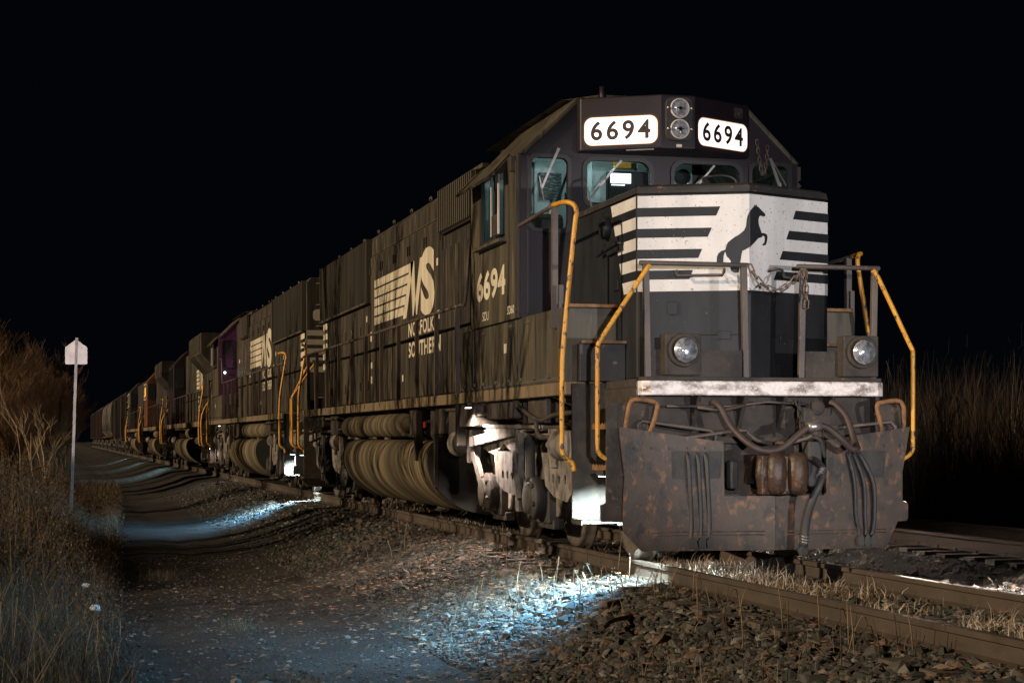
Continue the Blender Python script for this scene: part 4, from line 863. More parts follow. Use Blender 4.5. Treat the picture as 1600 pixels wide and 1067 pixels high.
def fast_mesh(name, v, f4, mats, mi=None, smooth=False, parent=None):
    me=bpy.data.meshes.new(name); nv=len(v); nf=len(f4); k=f4.shape[1]
    me.vertices.add(nv); me.vertices.foreach_set('co',np.ascontiguousarray(v,dtype=np.float32).ravel())
    me.loops.add(nf*k); me.loops.foreach_set('vertex_index',np.ascontiguousarray(f4,dtype=np.int32).ravel())
    me.polygons.add(nf); me.polygons.foreach_set('loop_start',np.arange(0,nf*k,k,dtype=np.int32))
    try: me.polygons.foreach_set('loop_total',np.full(nf,k,dtype=np.int32))
    except Exception: pass
    for m in mats: me.materials.append(m)
    if mi is not None: me.polygons.foreach_set('material_index',np.ascontiguousarray(mi,dtype=np.int32))
    me.polygons.foreach_set('use_smooth',np.full(nf,smooth)); me.update(calc_edges=True); me.validate()
    o=bpy.data.objects.new(name,me); C.objects.link(o)
    if parent: o.parent=parent
    return o
def ground_mat():
    m=bpy.data.materials.new('gravel_ground'); m.use_nodes=True; nt=m.node_tree; b=nt.nodes['Principled BSDF']; b.inputs['Roughness'].default_value=.9; b.inputs['Specular IOR Level'].default_value=.25
    tc=nm(nt,'ShaderNodeTexCoord'); v=nm(nt,'ShaderNodeTexVoronoi'); v.inputs['Scale'].default_value=32; v2=nm(nt,'ShaderNodeTexVoronoi'); v2.inputs['Scale'].default_value=95
    n=nm(nt,'ShaderNodeTexNoise'); n.inputs['Scale'].default_value=1.1; n.inputs['Detail'].default_value=8
    for q in (v,v2,n): nt.links.new(tc.outputs['Object'],q.inputs['Vector'])
    r=nm(nt,'ShaderNodeValToRGB'); e=r.color_ramp.elements; e[0].position=0; e[0].color=(.024,.022,.021,1); e[1].position=1; e[1].color=(.115,.105,.096,1)
    q=e.new(.6); q.color=(.040,.037,.035,1); q=e.new(.86); q.color=(.066,.056,.048,1)
    nt.links.new(v2.outputs['Color'],r.inputs[0])
    r2=nm(nt,'ShaderNodeMapRange'); r2.inputs['From Min'].default_value=.35; r2.inputs['From Max'].default_value=.65; r2.inputs['To Min'].default_value=.6; r2.inputs['To Max'].default_value=1.15
    nt.links.new(n.outputs['Fac'],r2.inputs[0]); mx=nm(nt,'ShaderNodeVectorMath',operation='SCALE'); nt.links.new(r.outputs[0],mx.inputs[0]); nt.links.new(r2.outputs[0],mx.inputs['Scale']); nt.links.new(mx.outputs[0],b.inputs['Base Color'])
    ad=nm(nt,'ShaderNodeMath',operation='ADD'); nt.links.new(v.outputs['Distance'],ad.inputs[0]); nt.links.new(v2.outputs['Distance'],ad.inputs[1])
    bp=nm(nt,'ShaderNodeBump'); bp.invert=True; bp.inputs['Strength'].default_value=.9; bp.inputs['Distance'].default_value=.025; nt.links.new(ad.outputs[0],bp.inputs['Height']); nt.links.new(bp.outputs[0],b.inputs['Normal'])
    return m
M['ground']=ground_mat()
xs=np.unique(np.concatenate([np.linspace(-400,-12,14),np.arange(-12,9,.13),np.linspace(9,400,16)]))
ysg=np.unique(np.concatenate([np.linspace(-60,-10,8),np.arange(-10,30,.16),np.linspace(30,80,80),np.linspace(80,600,50)]))
X,Y=np.meshgrid(xs,ysg); V=np.stack([X.ravel(),Y.ravel(),gz(X,Y).ravel()],1); nx=len(xs)
i=np.arange(len(ysg)-1)[:,None]*nx+np.arange(nx-1)[None,:]; i=i.ravel(); F4=np.stack([i,i+1,i+nx+1,i+nx],1)
g=fast_mesh('ground',V,F4,[M['ground']],smooth=True); tag(g,kind='structure')

# ballast stones
smats=[]
for k,(a,b_) in enumerate((((.056,.053,.047),(.082,.077,.068)),((.13,.125,.115),(.20,.185,.17)),((.028,.031,.030),(.044,.046,.043)),((.090,.058,.042),(.135,.09,.066)))):
    smats.append(mat('ballast_stone_'+'abcd'[k],a,b_,(9,9,9),.85,spec=.25))
PH=(1+5**.5)/2
cube=np.array([(-1,PH,0),(1,PH,0),(-1,-PH,0),(1,-PH,0),(0,-1,PH),(0,1,PH),(0,-1,-PH),(0,1,-PH),(PH,0,-1),(PH,0,1),(-PH,0,-1),(-PH,0,1)])/1.7
cf=np.array([(0,11,5),(0,5,1),(0,1,7),(0,7,10),(0,10,11),(1,5,9),(5,11,4),(11,10,2),(10,7,6),(7,1,8),(3,9,4),(3,4,2),(3,2,6),(3,6,8),(3,8,9),(4,9,5),(2,4,11),(6,2,10),(8,6,7),(9,8,1)])
def stones(name, x, y, size, mats, p, lift=-.02, parent=None, flat=.6):
    n=len(x); s=size[:,None,None]*(.78+.42*rng.random((n,12,1)))*(.62+.76*rng.random((n,1,3)))*.58*cube[None]
    s[:,:,2]*=flat
    a=rng.random(n)*6.283; t=rng.normal(0,.45,n); ca,sa,ct,st=np.cos(a),np.sin(a),np.cos(t),np.sin(t)
    yv=s[:,:,1]*ct[:,None]-s[:,:,2]*st[:,None]; zv=s[:,:,1]*st[:,None]+s[:,:,2]*ct[:,None]
    xv=s[:,:,0]*ca[:,None]-yv*sa[:,None]; yv=s[:,:,0]*sa[:,None]+yv*ca[:,None]
    v=np.stack([xv+x[:,None],yv+y[:,None],zv+(gz(x,y)+size*lift*flat)[:,None]],2).reshape(-1,3)
    f=(cf[None]+12*np.arange(n)[:,None,None]).reshape(-1,3); mi=np.repeat(rng.choice(len(mats),n,p=p),20)
    return fast_mesh(name,v,f,mats,mi,parent=parent)
def scatter(n,x0,x1,y0,y1,pw=1.): return x0+(x1-x0)*rng.random(n), y0+(y1-y0)*rng.random(n)**pw
parts=[scatter(42000,-3.0,-.86,-6.5,12,1.3),scatter(9000,-3.0,-.9,12,42,1.3),scatter(5500,-.68,.68,-6.5,4),scatter(11000,.85,4.2,-6.5,12),scatter(2500,4.2,6.3,-4,14),scatter(4200,-4.6,-2.8,-6.5,16),scatter(1500,-5.9,-3.2,-6.5,20)]
x=np.concatenate([p[0] for p in parts]); y=np.concatenate([p[1] for p in parts])
sz=np.clip(rng.lognormal(-3.48,.52,len(x)),.012,.125); sz[-5700:]*=.62; sz*=np.where((x<-2.0)&(x>-6),np.clip(1+.42*(x+2.0),.5,1),1)
xr,yr=scatter(9000,-5.6,-3.1,-6.5,14,1.5)
o=stones('road_pebbles',xr,yr,np.clip(rng.lognormal(-4.2,.45,len(xr)),.006,.05),smats,[.4,.2,.3,.1],lift=.1); tag(o,'small loose pebbles on the gravel road','pebbles',kind='stuff')
o=stones('ballast_stones',x,y,sz,smats,[.42,.07,.37,.14]); tag(o,kind='stuff')
o['label']='grey and brown broken ballast stones lying along the rails'; o['category']='ballast'
# fallen leaves
n=1500; x=np.concatenate([rng.uniform(-3.4,-.9,1000),rng.uniform(-5.6,-3,250),rng.uniform(-.65,.65,250)]); y=rng.uniform(-6.5,9,n); q=np.array([(-1,0,.1),(0,-.55,-.05),(1,0,.25),(0,.55,.15)])*.032
a=rng.random(n)*6.28; s_=rng.uniform(.6,1.5,n); vx=(q[None,:,0]*np.cos(a)[:,None]-q[None,:,1]*np.sin(a)[:,None])*s_[:,None]+x[:,None]; vy=(q[None,:,0]*np.sin(a)[:,None]+q[None,:,1]*np.cos(a)[:,None])*s_[:,None]+y[:,None]
vz=gz(x,y)[:,None]+.05+q[None,:,2]*s_[:,None]
M['leaf']=mat('dry_leaf',(.30,.15,.075),(.20,.11,.06),(9,9,9),.8)
o=fast_mesh('fallen_leaves',np.stack([vx,vy,vz],2).reshape(-1,3),np.arange(4*n).reshape(n,4),[M['leaf']]); tag(o,'scattered dry brown leaves on the gravel',"leaves",kind='stuff')

# ------------------------------------------------------------------ tracks
def rail_mesh(xc,y0,y1):
    h=[(-.068,-.176),(-.068,-.162),(-.012,-.138),(-.010,-.05),(-.036,-.038),(-.037,-.008),(-.030,0)]
    pr=h+[(-x,z) for x,z in reversed(h)]; n=len(pr); ys_=np.concatenate([np.arange(y0,min(y1,30),.5),np.linspace(max(y0,30),y1,40)]) if y1>30 else np.arange(y0,y1,.5)
    v=[(xc+p[0],yy,p[1]) for yy in ys_ for p in pr]; f=[]; mi=[]
    for a in range(len(ys_)-1):
        for b in range(n-1): f.append((a*n+b,a*n+b+1,(a+1)*n+b+1,(a+1)*n+b)); mi.append(1 if b==n//2-1 else 0)
    return np.array(v),np.array(f),mi
def railway(name,xc,label,y0=-13,y1=270,ties=(-8,30)):
    r=empty(name,(xc,0,0)); tag(r,label,'railway track')
    for s in (-1,1):
        v,f,mi=rail_mesh(s*.755,y0,y1); fast_mesh('rail',v,f,[M['rail'],M['railhead']],mi,parent=r)
    first=None
    for k,yy in enumerate(np.arange(ties[0],ties[1],.55)):
        if first is None:
            g=MB(); g.box(-1.3,1.3,-.11,.11,-.34,-.172); g.box(-.86,-.65,-.09,.09,-.172,-.166); g.box(.65,.86,-.09,.09,-.172,-.166); [g.box(t*.755+d-.012,t*.755+d+.012,-.02,.005,-.18,-.142) for t in (-1,1) for d in (-.09,.09)]; first=g.build('sleeper','sleeper',r,bevel=.01); q=first
        else: q=first.copy(); C.objects.link(q); q.parent=r
        q.location=(rng.normal(0,.03),yy,rng.normal(0,.006)); q.rotation_euler=(0,0,rng.normal(0,.015))
    return r
railway('railway_track',0,'rusty railway track running under the long train')
railway('railway_track',5.07,'empty railway track to the right of the train in front of the dark reeds',ties=(-6,18))

# ------------------------------------------------------------------ grass, weeds, reeds
def blades(name,x,y,h,w,mats,p,lean=.5,curl=.5,zoff=0.,seg=3,label=None,cat=None,wind=0.):
    n=len(x); a=rng.random(n)*6.283; l=np.abs(rng.normal(0,lean,n)); c=rng.normal(curl,.35,n)*np.sign(rng.random(n)-.15)
    t=np.linspace(0,1,seg+1); base=gz(x,y)+zoff
    ang=l[:,None]+c[:,None]*t[None]*1.2; dx=np.cumsum(np.sin(ang),1)/(seg+1); dz=np.cumsum(np.cos(ang),1)/(seg+1); dx-=dx[:,:1]; dz-=dz[:,:1]
    px=x[:,None]+np.cos(a)[:,None]*dx*h[:,None]+wind*t[None]*h[:,None]; py=y[:,None]+np.sin(a)[:,None]*dx*h[:,None]; pz=base[:,None]+dz*h[:,None]
    b=rng.random(n)*3.1416; wx=np.cos(b)[:,None]*w[:,None]*(1-.85*t)[None]; wy=np.sin(b)[:,None]*w[:,None]*(1-.85*t)[None]
    L=np.stack([px-wx,py-wy,pz],2); R=np.stack([px+wx,py+wy,pz],2); V=np.stack([L,R],2).reshape(-1,3); k=2*(seg+1)
    q=np.array([(2*i,2*i+1,2*i+3,2*i+2) for i in range(seg)]); f=(q[None]+k*np.arange(n)[:,None,None]).reshape(-1,4)
    o=fast_mesh(name,V,f,mats,np.repeat(rng.choice(len(mats),n,p=p),seg)); tag(o,label,cat,kind='stuff'); return o
def gm(n,a,b): return mat(n,a,b,(5,5,5),.8,spec=.2)
G1=gm('straw_grass',(.43,.38,.32),(.55,.48,.41)); G2=gm('brown_weed',(.075,.050,.033),(.11,.072,.046)); G3=gm('olive_weed',(.058,.060,.042),(.088,.086,.058)); V1=gm('dark_olive_blade',(.036,.044,.038),(.060,.068,.056)); V2=gm('dark_brown_blade',(.042,.034,.028),(.064,.052,.042)); R1=gm('dark_reed',(.055,.038,.026),(.085,.058,.040)); G4=gm('pale_seed_head',(.24,.175,.11),(.32,.24,.16)); G5=gm('red_brown_weed',(.075,.036,.024),(.11,.052,.034)); G6=gm('dim_straw',(.15,.12,.08),(.20,.16,.11))
n=26000; x=rng.normal(.0,.38,n); y=-6.8+9.3*rng.random(n); m=(np.abs(x)<.69)&((vnoise(x,y,1.5,8)+.6*vnoise(x,y,4,9)+.06*(y+3.6))>-.06); x,y=x[m],y[m]
blades('track_grass',x,y,rng.uniform(.08,.29,len(x)),rng.uniform(.0025,.006,len(x)),[G1,G4,G2],[.55,.3,.15],.75,1.5,label='dry straw grass growing between the rails',cat='grass')
n=9000; x=rng.uniform(-.7,.7,n); y=rng.uniform(2,24,n); m=vnoise(x,y,.9,11)>.0
blades('undertrain_grass',x[m],y[m],rng.uniform(.06,.2,m.sum()),rng.uniform(.003,.006,m.sum()),[G1,G2],[.4,.6],.5,.8,label='short dry grass under the train',cat='grass')
n=7000; x=np.concatenate([rng.uniform(-3.0,-.88,5200),rng.uniform(.9,3.6,1800)]); y=rng.uniform(-6.5,6,n); m=vnoise(x,y,.9,61)>-.12; x,y=x[m],y[m]
blades('straw_litter',x,y,rng.uniform(.05,.24,len(x)),rng.uniform(.0015,.0045,len(x)),[G6,G2,V2],[.4,.35,.25],1.35,.35,zoff=.035,label='broken straw and dead weed bits lying on the ballast',cat='litter')
# dead stalks along the near rail
st=0
stalk_group='bare weed stalks beside the near rail'
sx=np.concatenate([rng.uniform(-1.7,-.93,44),rng.uniform(-2.2,-.95,30)]); sy=np.concatenate([rng.uniform(-5.2,1.5,44),rng.uniform(1.5,10,30)])
for a,b in zip(sx,sy):
    h=rng.uniform(.10,.40); g=MB(); z=float(gz(a,b)); dx,dy=rng.normal(0,.05,2)
    g.tube([(0,0,-.03),(dx*.4,dy*.4,h*.55),(dx,dy,h)],[.0045,.0038,.002],5)
    if rng.random()<.35: g.tube([(dx,dy,h),(dx+.03,dy+.01,h-.01),(dx+.05,dy+.02,h-.07)],[.003,.004,.002],5)
    o=g.build('weed_stalk',G4 if rng.random()<.5 else G2,None); o.location=(a,b,z); tag(o,'thin bare upright weed stalk in the ballast beside the near rail','weed stalk',stalk_group)
# left verge : camera stands at its edge
def verge(n,y0,y1,pw,xr0,xr1):
    y=y0+(y1-y0)*rng.random(n)**pw; u=rng.random(n); return -5.62+.032*np.clip(y,0,60)-(u**1.15)*(xr1+ (y+15)*.05)+rng.normal(0,.06,n)+.18*vnoise(y*.0,y,.5,5), y
x,y=verge(34000,-7,14,1.2,.2,1.0); h=(.10+.5*rng.random(len(x)))*(.35+.9*np.clip((-5.55-x)/.6,0,1))*(1+.5*vnoise(x,y,.5,21))
blades('verge_grass',x,y,h,rng.uniform(.0015,.0038,len(x)),[V1,V2,G2,G6],[.56,.26,.06,.12],    .55,.8,label='mixed dry grass and weeds along the left edge of the gravel road',cat='grass')
x,y=verge(30000,8,60,1.25,.2,1.8); h=(.35+.75*rng.random(len(x)))*(.3+.9*np.clip((-5.5-x)/.9,0,1))*(1.1+.8*vnoise(x,y,.25,23))
blades('verge_weeds',x,y,h,rng.uniform(.004,.010,len(x)),[G2,G3,G6,G5],[.42,.12,.34,.12],.3,.5,label='tall brown weeds on the left verge below the road sign',cat='weeds')
x,y=verge(900,-6.5,30,1.2,.2,1.3)
blades('verge_stems',x,y,rng.uniform(.35,1.05,len(x))*(.4+.8*np.clip((-5.5-x)/.7,0,1)),rng.uniform(.0025,.005,len(x)),[G4,G6],[.35,.65],.28,.35,label='taller pale dry stems sticking out of the verge grass',cat='weeds')
# branching weed heads
n=5200; x,y=verge(n,-2,45,1.2,.2,1.5); n=len(x); hh=(.3+.75*rng.random(n))*(.3+.9*np.clip((-5.5-x)/.8,0,1))*(1.1+.8*vnoise(x,y,.25,23))
k=9; xx=np.repeat(x,k)+rng.normal(0,.05,n*k); yy=np.repeat(y,k)+rng.normal(0,.05,n*k); zz=np.repeat(gz(x,y)+hh,k)-np.abs(rng.normal(0,.12,n*k)); s_=rng.uniform(.003,.008,n*k)*(1+np.clip(np.repeat(y,k),0,40)*.02)
d=rng.normal(size=(n*k,4,3))*s_[:,None,None]; V=(np.stack([xx,yy,zz],1)[:,None,:]+d).reshape(-1,3)
o=fast_mesh('weed_seed_heads',V,np.arange(4*n*k).reshape(-1,4),[G6,G2],np.repeat(rng.choice(2,n,p=[.25,.75]),k)); tag(o,'small seed heads on the tall verge weeds','seed heads',kind='stuff')
# reeds and brush right of the second track
n=60000; y=rng.uniform(0,75,n); x=7.6+rng.random(n)**1.1*(6+.12*y)+ .6*vnoise(y,y*0,.2,31); h=rng.uniform(1.6,4.3,n)*(1+.35*vnoise(x,y,.3,33))
blades('reed_bed',x,y,h,rng.uniform(.002,.007,n),[R1,V2,G4],[.74,.24,.02],.16,.30,label='dense dark dry reeds beyond the second railway track',cat='reeds')
n=6000; y=rng.uniform(-4,30,n); x=6.6+rng.random(n)*1.2; h=rng.uniform(.1,.45,n)
blades('trackside_grass',x,y,h,rng.uniform(.003,.007,n),[G2,G1,G3],[.6,.2,.2],.5,.7,label='low dry grass along the far side of the second track',cat='grass')
n=9000; x=rng.uniform(2.2,3.6,n); y=rng.uniform(6,40,n); blades('track_gap_grass',x,y,rng.uniform(.05,.25,n),rng.uniform(.003,.006,n),[G2,G1],[.7,.3],.5,.7,label='sparse dry grass between the two tracks',cat='grass')
# gravel road tufts
for k,(a,b,nn,hh) in enumerate(((-4.35,2.8,90,.16),(-4.2,-1.2,70,.12),(-4.75,9.6,160,.22),(-4.05,-3.4,60,.1),(-3.85,-2.2,50,.1))):
    nn*=3; x=rng.normal(a,.10,nn); y=rng.normal(b,.22,nn); o=blades('grass_tuft',x,y,rng.uniform(.3,1,nn)*hh,rng.uniform(.0014,.003,nn),[G6,G3],[.5,.5],.55,.35)
    o['label']=['small grass tuft in the middle of the gravel road','thin grass tuft on the bluish gravel nearer the camera','largest grass tuft on the road by the far bright pool','sparse grass sprig low in the foreground gravel','small sprig of grass beside the pale road stones'][k]; o['category']='grass tuft'; o['group']='grass tufts on the gravel road'

# ------------------------------------------------------------------ bare shrubs and saplings
def bare_tree(name,loc,H,seed,mats,spread=.5,nb=5,depth=4,trunk_r=.05,label='',group=None,multi=1,twig=.006,cat='shrub',up=.75,sides=4):
    R=random.Random(seed); root=empty(name,loc); tag(root,label,cat,group); T=MB(); K=MB()
    def grow(p,d,L,r,lv):
        pts=[p]; q=p.copy(); dd=d.copy(); s=3
        for i in range(s):
            dd=(dd+Vector((R.gauss(0,.13),R.gauss(0,.13),R.gauss(.05,.08)))).normalized(); q=q+dd*(L/s); pts.append(q.copy())
        r1=max(twig*.6,r*.5); (T if lv>=depth-1 else K).tube(pts,[r+(r1-r)*i/s for i in range(s+1)],sides if lv>=depth-1 else 3,cap=False)
        if lv<=0: return
        for i in range(nb):
            t=R.uniform(.25,1.); a=pts[min(s-1,int(t*s))].lerp(pts[min(s,int(t*s)+1)],t*s%1)
            th=R.uniform(0,6.283); out=Vector((math.cos(th),math.sin(th),0)); nd=(dd*up+out*spread*R.uniform(.5,1.2)+Vector((0,0,.25))).normalized()
            grow(a,nd,L*R.uniform(.45,.7),max(twig,r*.5),lv-1)
    for m in range(multi):
        d=Vector((R.gauss(0,.16),R.gauss(0,.16),1)).normalized(); grow(Vector((R.gauss(0,.18)*(multi>1),R.gauss(0,.18)*(multi>1),-.1)),d,H*R.uniform(.42,.6),trunk_r*R.uniform(.6,1),depth)
    T.build('trunk',mats[0],root,recalc=False); K.build('crown',mats[1],root,recalc=False); return root
B1=gm('grey_brown_bark',(.09,.066,.048),(.13,.095,.07)); B2=gm('brown_twigs',(.15,.085,.042),(.21,.125,.065)); B3=gm('pale_sapling_bark',(.36,.27,.17),(.46,.36,.24))
grp='bare brown shrubs behind the weeds on the left'
for k,(a,b,H,lab) in enumerate(((-8.3,50,5.6,'tallest bare brown shrub, at the left edge of the picture'),(-7.2,60,4.9,'broad rounded bare brown shrub left of the sign post'),(-7.5,46,3.7,'low bare brown shrub in front of the tallest one'),(-6.5,66,4.4,'bare brown shrub right behind the road sign'),(-8.3,72,5.6,'dim bare shrub behind the broad rounded one'),(-5.9,88,4.8,'dark bare shrub farthest along the train, right of the sign post'))):
    bare_tree('bare_shrub',(a,b,float(gz(a,b))),H,40+k,(B1,B2),.5,6,4,.04,lab,grp,multi=9,twig=.007,up=.95)
grp='pale leafless saplings among the weeds'
for k,(a,b,H,lab) in enumerate(((-6.75,40,3.4,'pale forked sapling in front of the brown shrubs'),(-6.35,43,3.7,'slim pale sapling leaning right, between forked sapling and sign'),(-7.2,38,4.2,'pale leafless sapling at the left picture edge'))):
    bare_tree('bare_sapling',(a,b,float(gz(a,b))),H,70+k,(B3,B3),.5,3,3,.02,lab,grp,multi=1,twig=.006,cat='sapling')
grp='thin saplings standing in the dark reeds'
for k,(a,b,H,lab) in enumerate(((8.3,15.5,3.3,'tallest pale sapling, rising above the dark reeds on the right'),(8.9,14.2,2.7,'thin sapling right of the tallest one in the reeds'),(8.2,19.5,3.0,'thin sapling in the reeds just right of the locomotive'),(9.5,12.6,3.0,'branched sapling in the reeds near the right picture edge'),(9.9,11.6,2.9,'sapling in the reeds at the right picture edge'),(8.6,17.4,2.8,'short sapling in the reeds left of the tallest one'))):
    bare_tree('bare_sapling',(a,b,float(gz(a,b))),H,90+k,(B3,B2),.3,4,3,.02,lab,grp,multi=1 if k else 2,twig=.005,cat='sapling',up=.9)
grp='bare trees in the dark row left of the road'; protos=[]
lab='tall bare leafless tree in the unseen row left of the road'
for k,(a,b,H) in enumerate(((-11.2,7.2,8.5),(-11.8,12.3,9),(-10.6,3.4,8))): bare_tree('bare_tree',(a,b,float(gz(a,b))),H,320+k,(B1,B2),.6,4,3,.06,lab,grp,multi=2,twig=.022,cat='tree',up=.85)
for k,(a,b,H) in enumerate(((-14.5,4.7,11),(-16.5,14.2,12),(-14,17.2,11.5))):
    protos.append(bare_tree('bare_tree',(a,b,float(gz(a,b))),H,20+k,(B1,B2),.5,4,3,.14,lab,grp,multi=3,twig=.02,cat='tree',up=1.))
for k,(a,b) in enumerate(((-16,24),(-14,31),(-15,40),(-13.5,48),(-14.5,55),(-13,63),(-14.5,70),(-13,78),(-14.2,86),(-13,95),(-14,105),(-13,116),(-14,128),(-13,140),(-14.5,152),(-13,165),(-14,180))):  # far copies added out of view to shade the trailing units and cars
    p=protos[k%3]; r=p.copy(); C.objects.link(r); r.location=(a,b,float(gz(a,b))); r.rotation_euler=(0,0,k*1.3)
    for ch in list(p.children): q=ch.copy(); C.objects.link(q); q.parent=r
bent=MB(); bent.tube([(0,0,0),(.25,.1,.3),(.6,.2,.6),(.8,.2,.7)],[.008,.007,.005,.004],5); o=bent.build('bent_reed_stem',B3); o.location=(7.3,11.5,-.1); tag(o,'pale bent reed stem leaning in front of the dark reeds','reed stem')

# ------------------------------------------------------------------ sign, plank, sticks, litter
s=empty('road_sign',(-5.79,24,float(gz(-5.79,24)))); tag(s,'back of a white pentagon road sign on a perforated steel post','sign')
zb=float(gz(-5.79,24)); lean=.10/3.2
M['signback']=mat('bare_sign_aluminium',(.62,.56,.54),(.48,.43,.42),(6,6,6),.42,metal=.35,c3=(.28,.16,.15),c3scale=(16,16,24),c3lo=.64,c3hi=.7)
M['post']=mat('galvanised_post',(.42,.38,.36),(.28,.25,.24),(9,9,5),.5,metal=.5)
def px_(z): return (z-zb)*lean
g=MB(); c=px_(2.85)
zz=lambda z:z-zb
g.prism([(c-.225,zz(2.70)),(c-.205,zz(2.68)),(c+.205,zz(2.68)),(c+.225,zz(2.70)),(c+.225,zz(3.02)),(c+.215,zz(3.04)),(c+.02,zz(3.185)),(c-.02,zz(3.185)),(c-.215,zz(3.04)),(c-.225,zz(3.02))],'y',.035,.039); pnl=g.build('sign_panel','signback',s)
g=MB()
for z in (2.74,3.1): g.lathe([(-.034,.012),(-.026,.012)],(px_(z),0,zz(z)),'y',6)
g.build('bolt','steel',pnl)
# square post with punched holes : two flanges joined by bridges between the holes
g=MB(); n=62; z0,z1=0,3.235-zb
for k in range(n):
    a=z0+(z1-z0)*k/n; b=z0+(z1-z0)*(k+1)/n; m_=(a+b)/2; o_=px_(m_+zb)
    for x0,x1,u0,u1 in ((-.028,-.011,a,b),(.011,.028,a,b),(-.011,.011,a,a+.45*(b-a))): g.box(o_+x0,o_+x1,-.026,-.022,u0,u1+.0005)
    g.box(o_-.028,o_-.024,-.022,.026,a,b); g.box(o_+.024,o_+.028,-.022,.026,a,b); g.box(o_-.024,o_+.024,.022,.026,a,b)
g.build('perforated_post','post',s,recalc=False)

M['plank']=mat('weathered_plank',(.22,.16,.15),(.14,.10,.09),(3,26,26),.8,bump=.3); M['stick']=gm('dark_stick',(.05,.035,.025),(.09,.06,.045)); M['litter']=mat('crumpled_paper',(.62,.64,.66),None,rough=.7)
def loose(name,mb,m,x,y,rz,label,cat,lift=.015,bevel=.006):
    o=mb.build(name,m,None,bevel=bevel); o.location=(x,y,float(gz(x,y))+lift); o.rotation_euler=(0,0,rz); return tag(o,label,cat)
g=MB(); g.prism([(-.27,-.04),(.25,-.045),(.29,-.01),(.24,.04),(-.25,.045),(-.29,.01)],'z',-.02,.025); loose('plank',g,'plank',-1.5,-.45,.9,'split weathered plank lying on the ballast beside the near rail','plank')
g=MB(); g.tube(smooth_path([(-.6,0,.02),(-.2,.06,.04),(.2,.02,.04),(.6,.09,.03)],4),[.02]*13,7); loose('stick',g,'stick',-1.75,-1.6,.95,'long dark stick lying on the foreground ballast','stick')
g=MB(); g.tube(smooth_path([(-.22,0,.02),(0,.03,.05),(.2,0,.03)],4),[.013]*9,6); g.tube([(0,.03,.05),(.1,.14,.07)],.007,5); loose('stick',g,'stick',-3.15,2.9,.2,'short forked stick on the bluish road gravel','stick')
def crumple(name,x,y,z,sz,label,seed):
    r=np.random.default_rng(seed); b=bmesh.new(); bmesh.ops.create_icosphere(b,subdivisions=2,radius=1)
    for v in b.verts: v.co=Vector(v.co)*float(.65+.5*r.random())*sz; v.co.z*=.6
    me=bpy.data.meshes.new(name); b.to_mesh(me); b.free(); me.materials.append(M['litter']); o=bpy.data.objects.new(name,me); C.objects.link(o); o.location=(x,y,z); tag(o,label,'litter')
crumple('crumpled_paper',-5.72,3.2,float(gz(-5.72,3.2))+.16,.06,'larger crumpled white paper caught in the verge weeds',3)
crumple('crumpled_paper',-5.78,5.4,float(gz(-5.78,5.4))+.22,.05,'small crumpled paper scrap farther back in the verge weeds',4)
for k,(x,y,sz,lab) in enumerate(((-4.75,-1.1,.07,'pair-leading pale stone on the bluish road gravel'),(-4.55,-1.25,.055,'pale flat stone on the road near the largest one'),(-2.55,-5.4,.07,'pale round stone in the bottom right foreground ballast'),(-3.1,-4.4,.10,'big dark stone at the edge of the lit gravel pool'))):
    o=stones('road_stone',np.array([x]),np.array([y]),np.array([sz*1.6]),[smats[2 if k==3 else 1]],[1.],parent=None); tag(o,['largest pale stone lying on the bluish road gravel','smaller pale flat stone next to the largest one on the road','pale rounded stone in the bottom right foreground ballast','big dark stone at the lower edge of the lit gravel pool'][k],'stone')

# ------------------------------------------------------------------ light
def lamp(kind,name,loc,energy,col,target=None,size=.05,cone=None,blend=.4,angle=None):
    L=bpy.data.lights.new(name,kind); L.energy=energy; L.color=col
    if kind!='SUN': L.shadow_soft_size=size
    if cone: L.spot_size=math.radians(cone); L.spot_blend=blend
    if angle: L.angle=math.radians(angle)
    o=bpy.data.objects.new(name,L); C.objects.link(o); o.location=loc
    if target is not None: o.rotation_euler=(Vector(target)-Vector(loc)).to_track_quat('-Z','Y').to_euler()
    return o
SUN_EL=17; SUN_AZ=9     # low, from the left of the train and a little ahead of it
dirv=Vector((-math.cos(math.radians(SUN_AZ))*math.cos(math.radians(SUN_EL)),-math.sin(math.radians(SUN_AZ))*math.cos(math.radians(SUN_EL)),math.sin(math.radians(SUN_EL))))
lamp('SUN','low_warm_light',dirv*30,3.5,(1,.78,.52),(0,0,0),angle=.5)
lamp('SPOT','front_flood_lamp',(-5.2,-17,2.0),7000,(.98,.96,1),(.05,.5,2.3),size=.10,cone=17,blend=.45)
lamp('SPOT','side_flood_lamp',(4.6,-15,1.8),4600,(1,.96,.94),(.55,.4,1.9),size=.10,cone=16,blend=.5)
lamp('SPOT','sign_torch',(-5.5,-16.5,1.8),19000,(1,.88,.85),(-5.70,24,2.2),size=.06,cone=4.6,blend=.5)
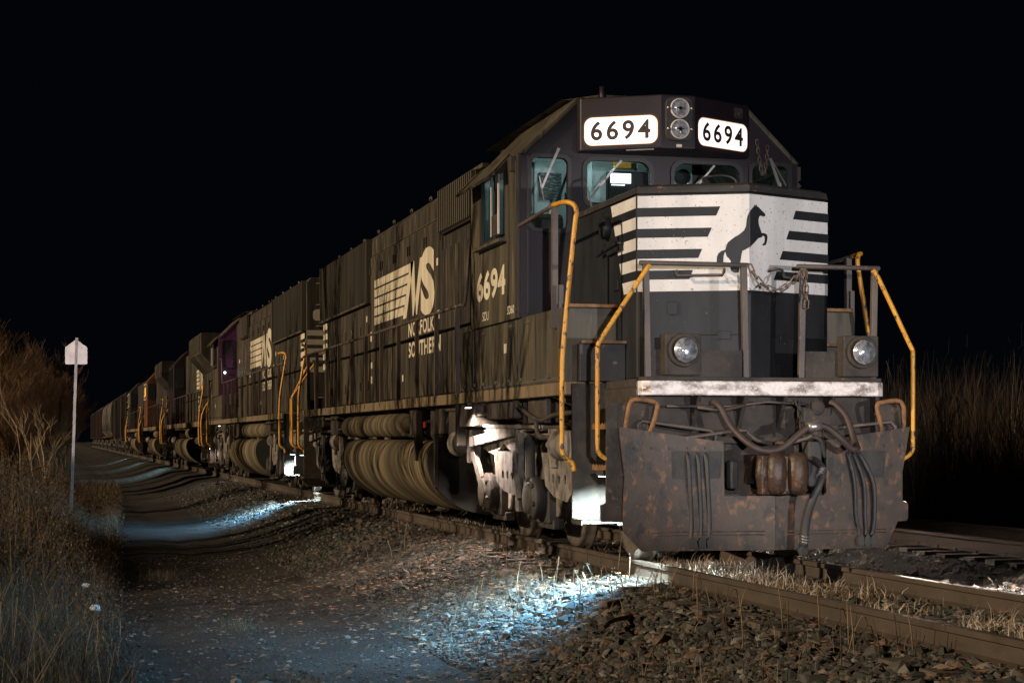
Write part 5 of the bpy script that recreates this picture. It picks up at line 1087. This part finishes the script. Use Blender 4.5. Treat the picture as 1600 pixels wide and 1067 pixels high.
def step_lights(y,f,p,dy=1.3):
    lamp('SPOT','step_light',(-1.37,y+f*.40,.80),p,(.25,.64,1),(-3.3,y+f*.7,-.7),size=.03,cone=135,blend=1)
    lamp('SPOT','step_well_light',(-1.36,y+f*.48,.80),p*.62,(.70,.95,1),(-1.16,y+f*.92,.1),size=.03,cone=100,blend=.5)
step_lights(0,1,1500); step_lights(LEN+.75,1,1700)
lamp('SPOT','step_light',(1.45,.20,.80),1300,(1,.86,.78),(3.0,-1.2,-.4),size=.03,cone=150,blend=.9)
for y_ in (66.3,68.6,89,111): lamp('SPOT','step_light',(-1.6,y_,.7),150,(.5,.9,1),(-2.6,y_,-.5),size=.03,cone=160,blend=.6)
for s in (-1,1): lamp('SPOT','truck_light',(.05+s*1.62,5.35,1.46),330,(1,.84,.74),(.05+s*1.62,5.3,0),size=.03,cone=155,blend=.4)
lamp('SPOT','truck_light',(-1.56,42.5,.95),60,(1,.80,.68),(-1.7,42.3,0),size=.03,cone=150,blend=.5)
lamp('SPOT','purple_cab_light',(-1.75,34.6,3.5),42,(1,.22,.72),(-1.15,38.6,3.5),size=.05,cone=62,blend=.5)
lamp('POINT','cab_dome_light',(-.3,4.1,4.3),13,(.72,1,.98),size=.08)

w=bpy.data.worlds.new('World'); bpy.context.scene.world=w; w.use_nodes=True
nt=w.node_tree; bg=nt.nodes['Background']; sky=nm(nt,'ShaderNodeTexSky',sky_type='NISHITA'); sky.sun_disc=False; sky.sun_elevation=math.radians(-4.5); sky.sun_rotation=math.radians(270-SUN_AZ)
bg.inputs[0].default_value=(.25,.45,.8,1); bg.inputs[1].default_value=.0026
nt.nodes.remove(sky)

# ------------------------------------------------------------------ camera
cam=bpy.data.cameras.new('camera'); co=bpy.data.objects.new('camera',cam); C.objects.link(co); sc=bpy.context.scene
co.location=(-6.1,-15.4,1.15); co.rotation_euler=(PI/2,0,-.2428); cam.sensor_width=36; cam.lens=2880/1600*36; cam.shift_y=(684-533.5)/1600; cam.clip_end=2000; cam.clip_start=.1
sc.camera=co
sc.view_settings.view_transform='Standard'; sc.view_settings.look='None'; sc.view_settings.exposure=0; sc.view_settings.gamma=1
sc.cycles.use_denoising=True; sc.cycles.max_bounces=6; sc.cycles.transparent_max_bounces=12; sc.cycles.sample_clamp_indirect=4
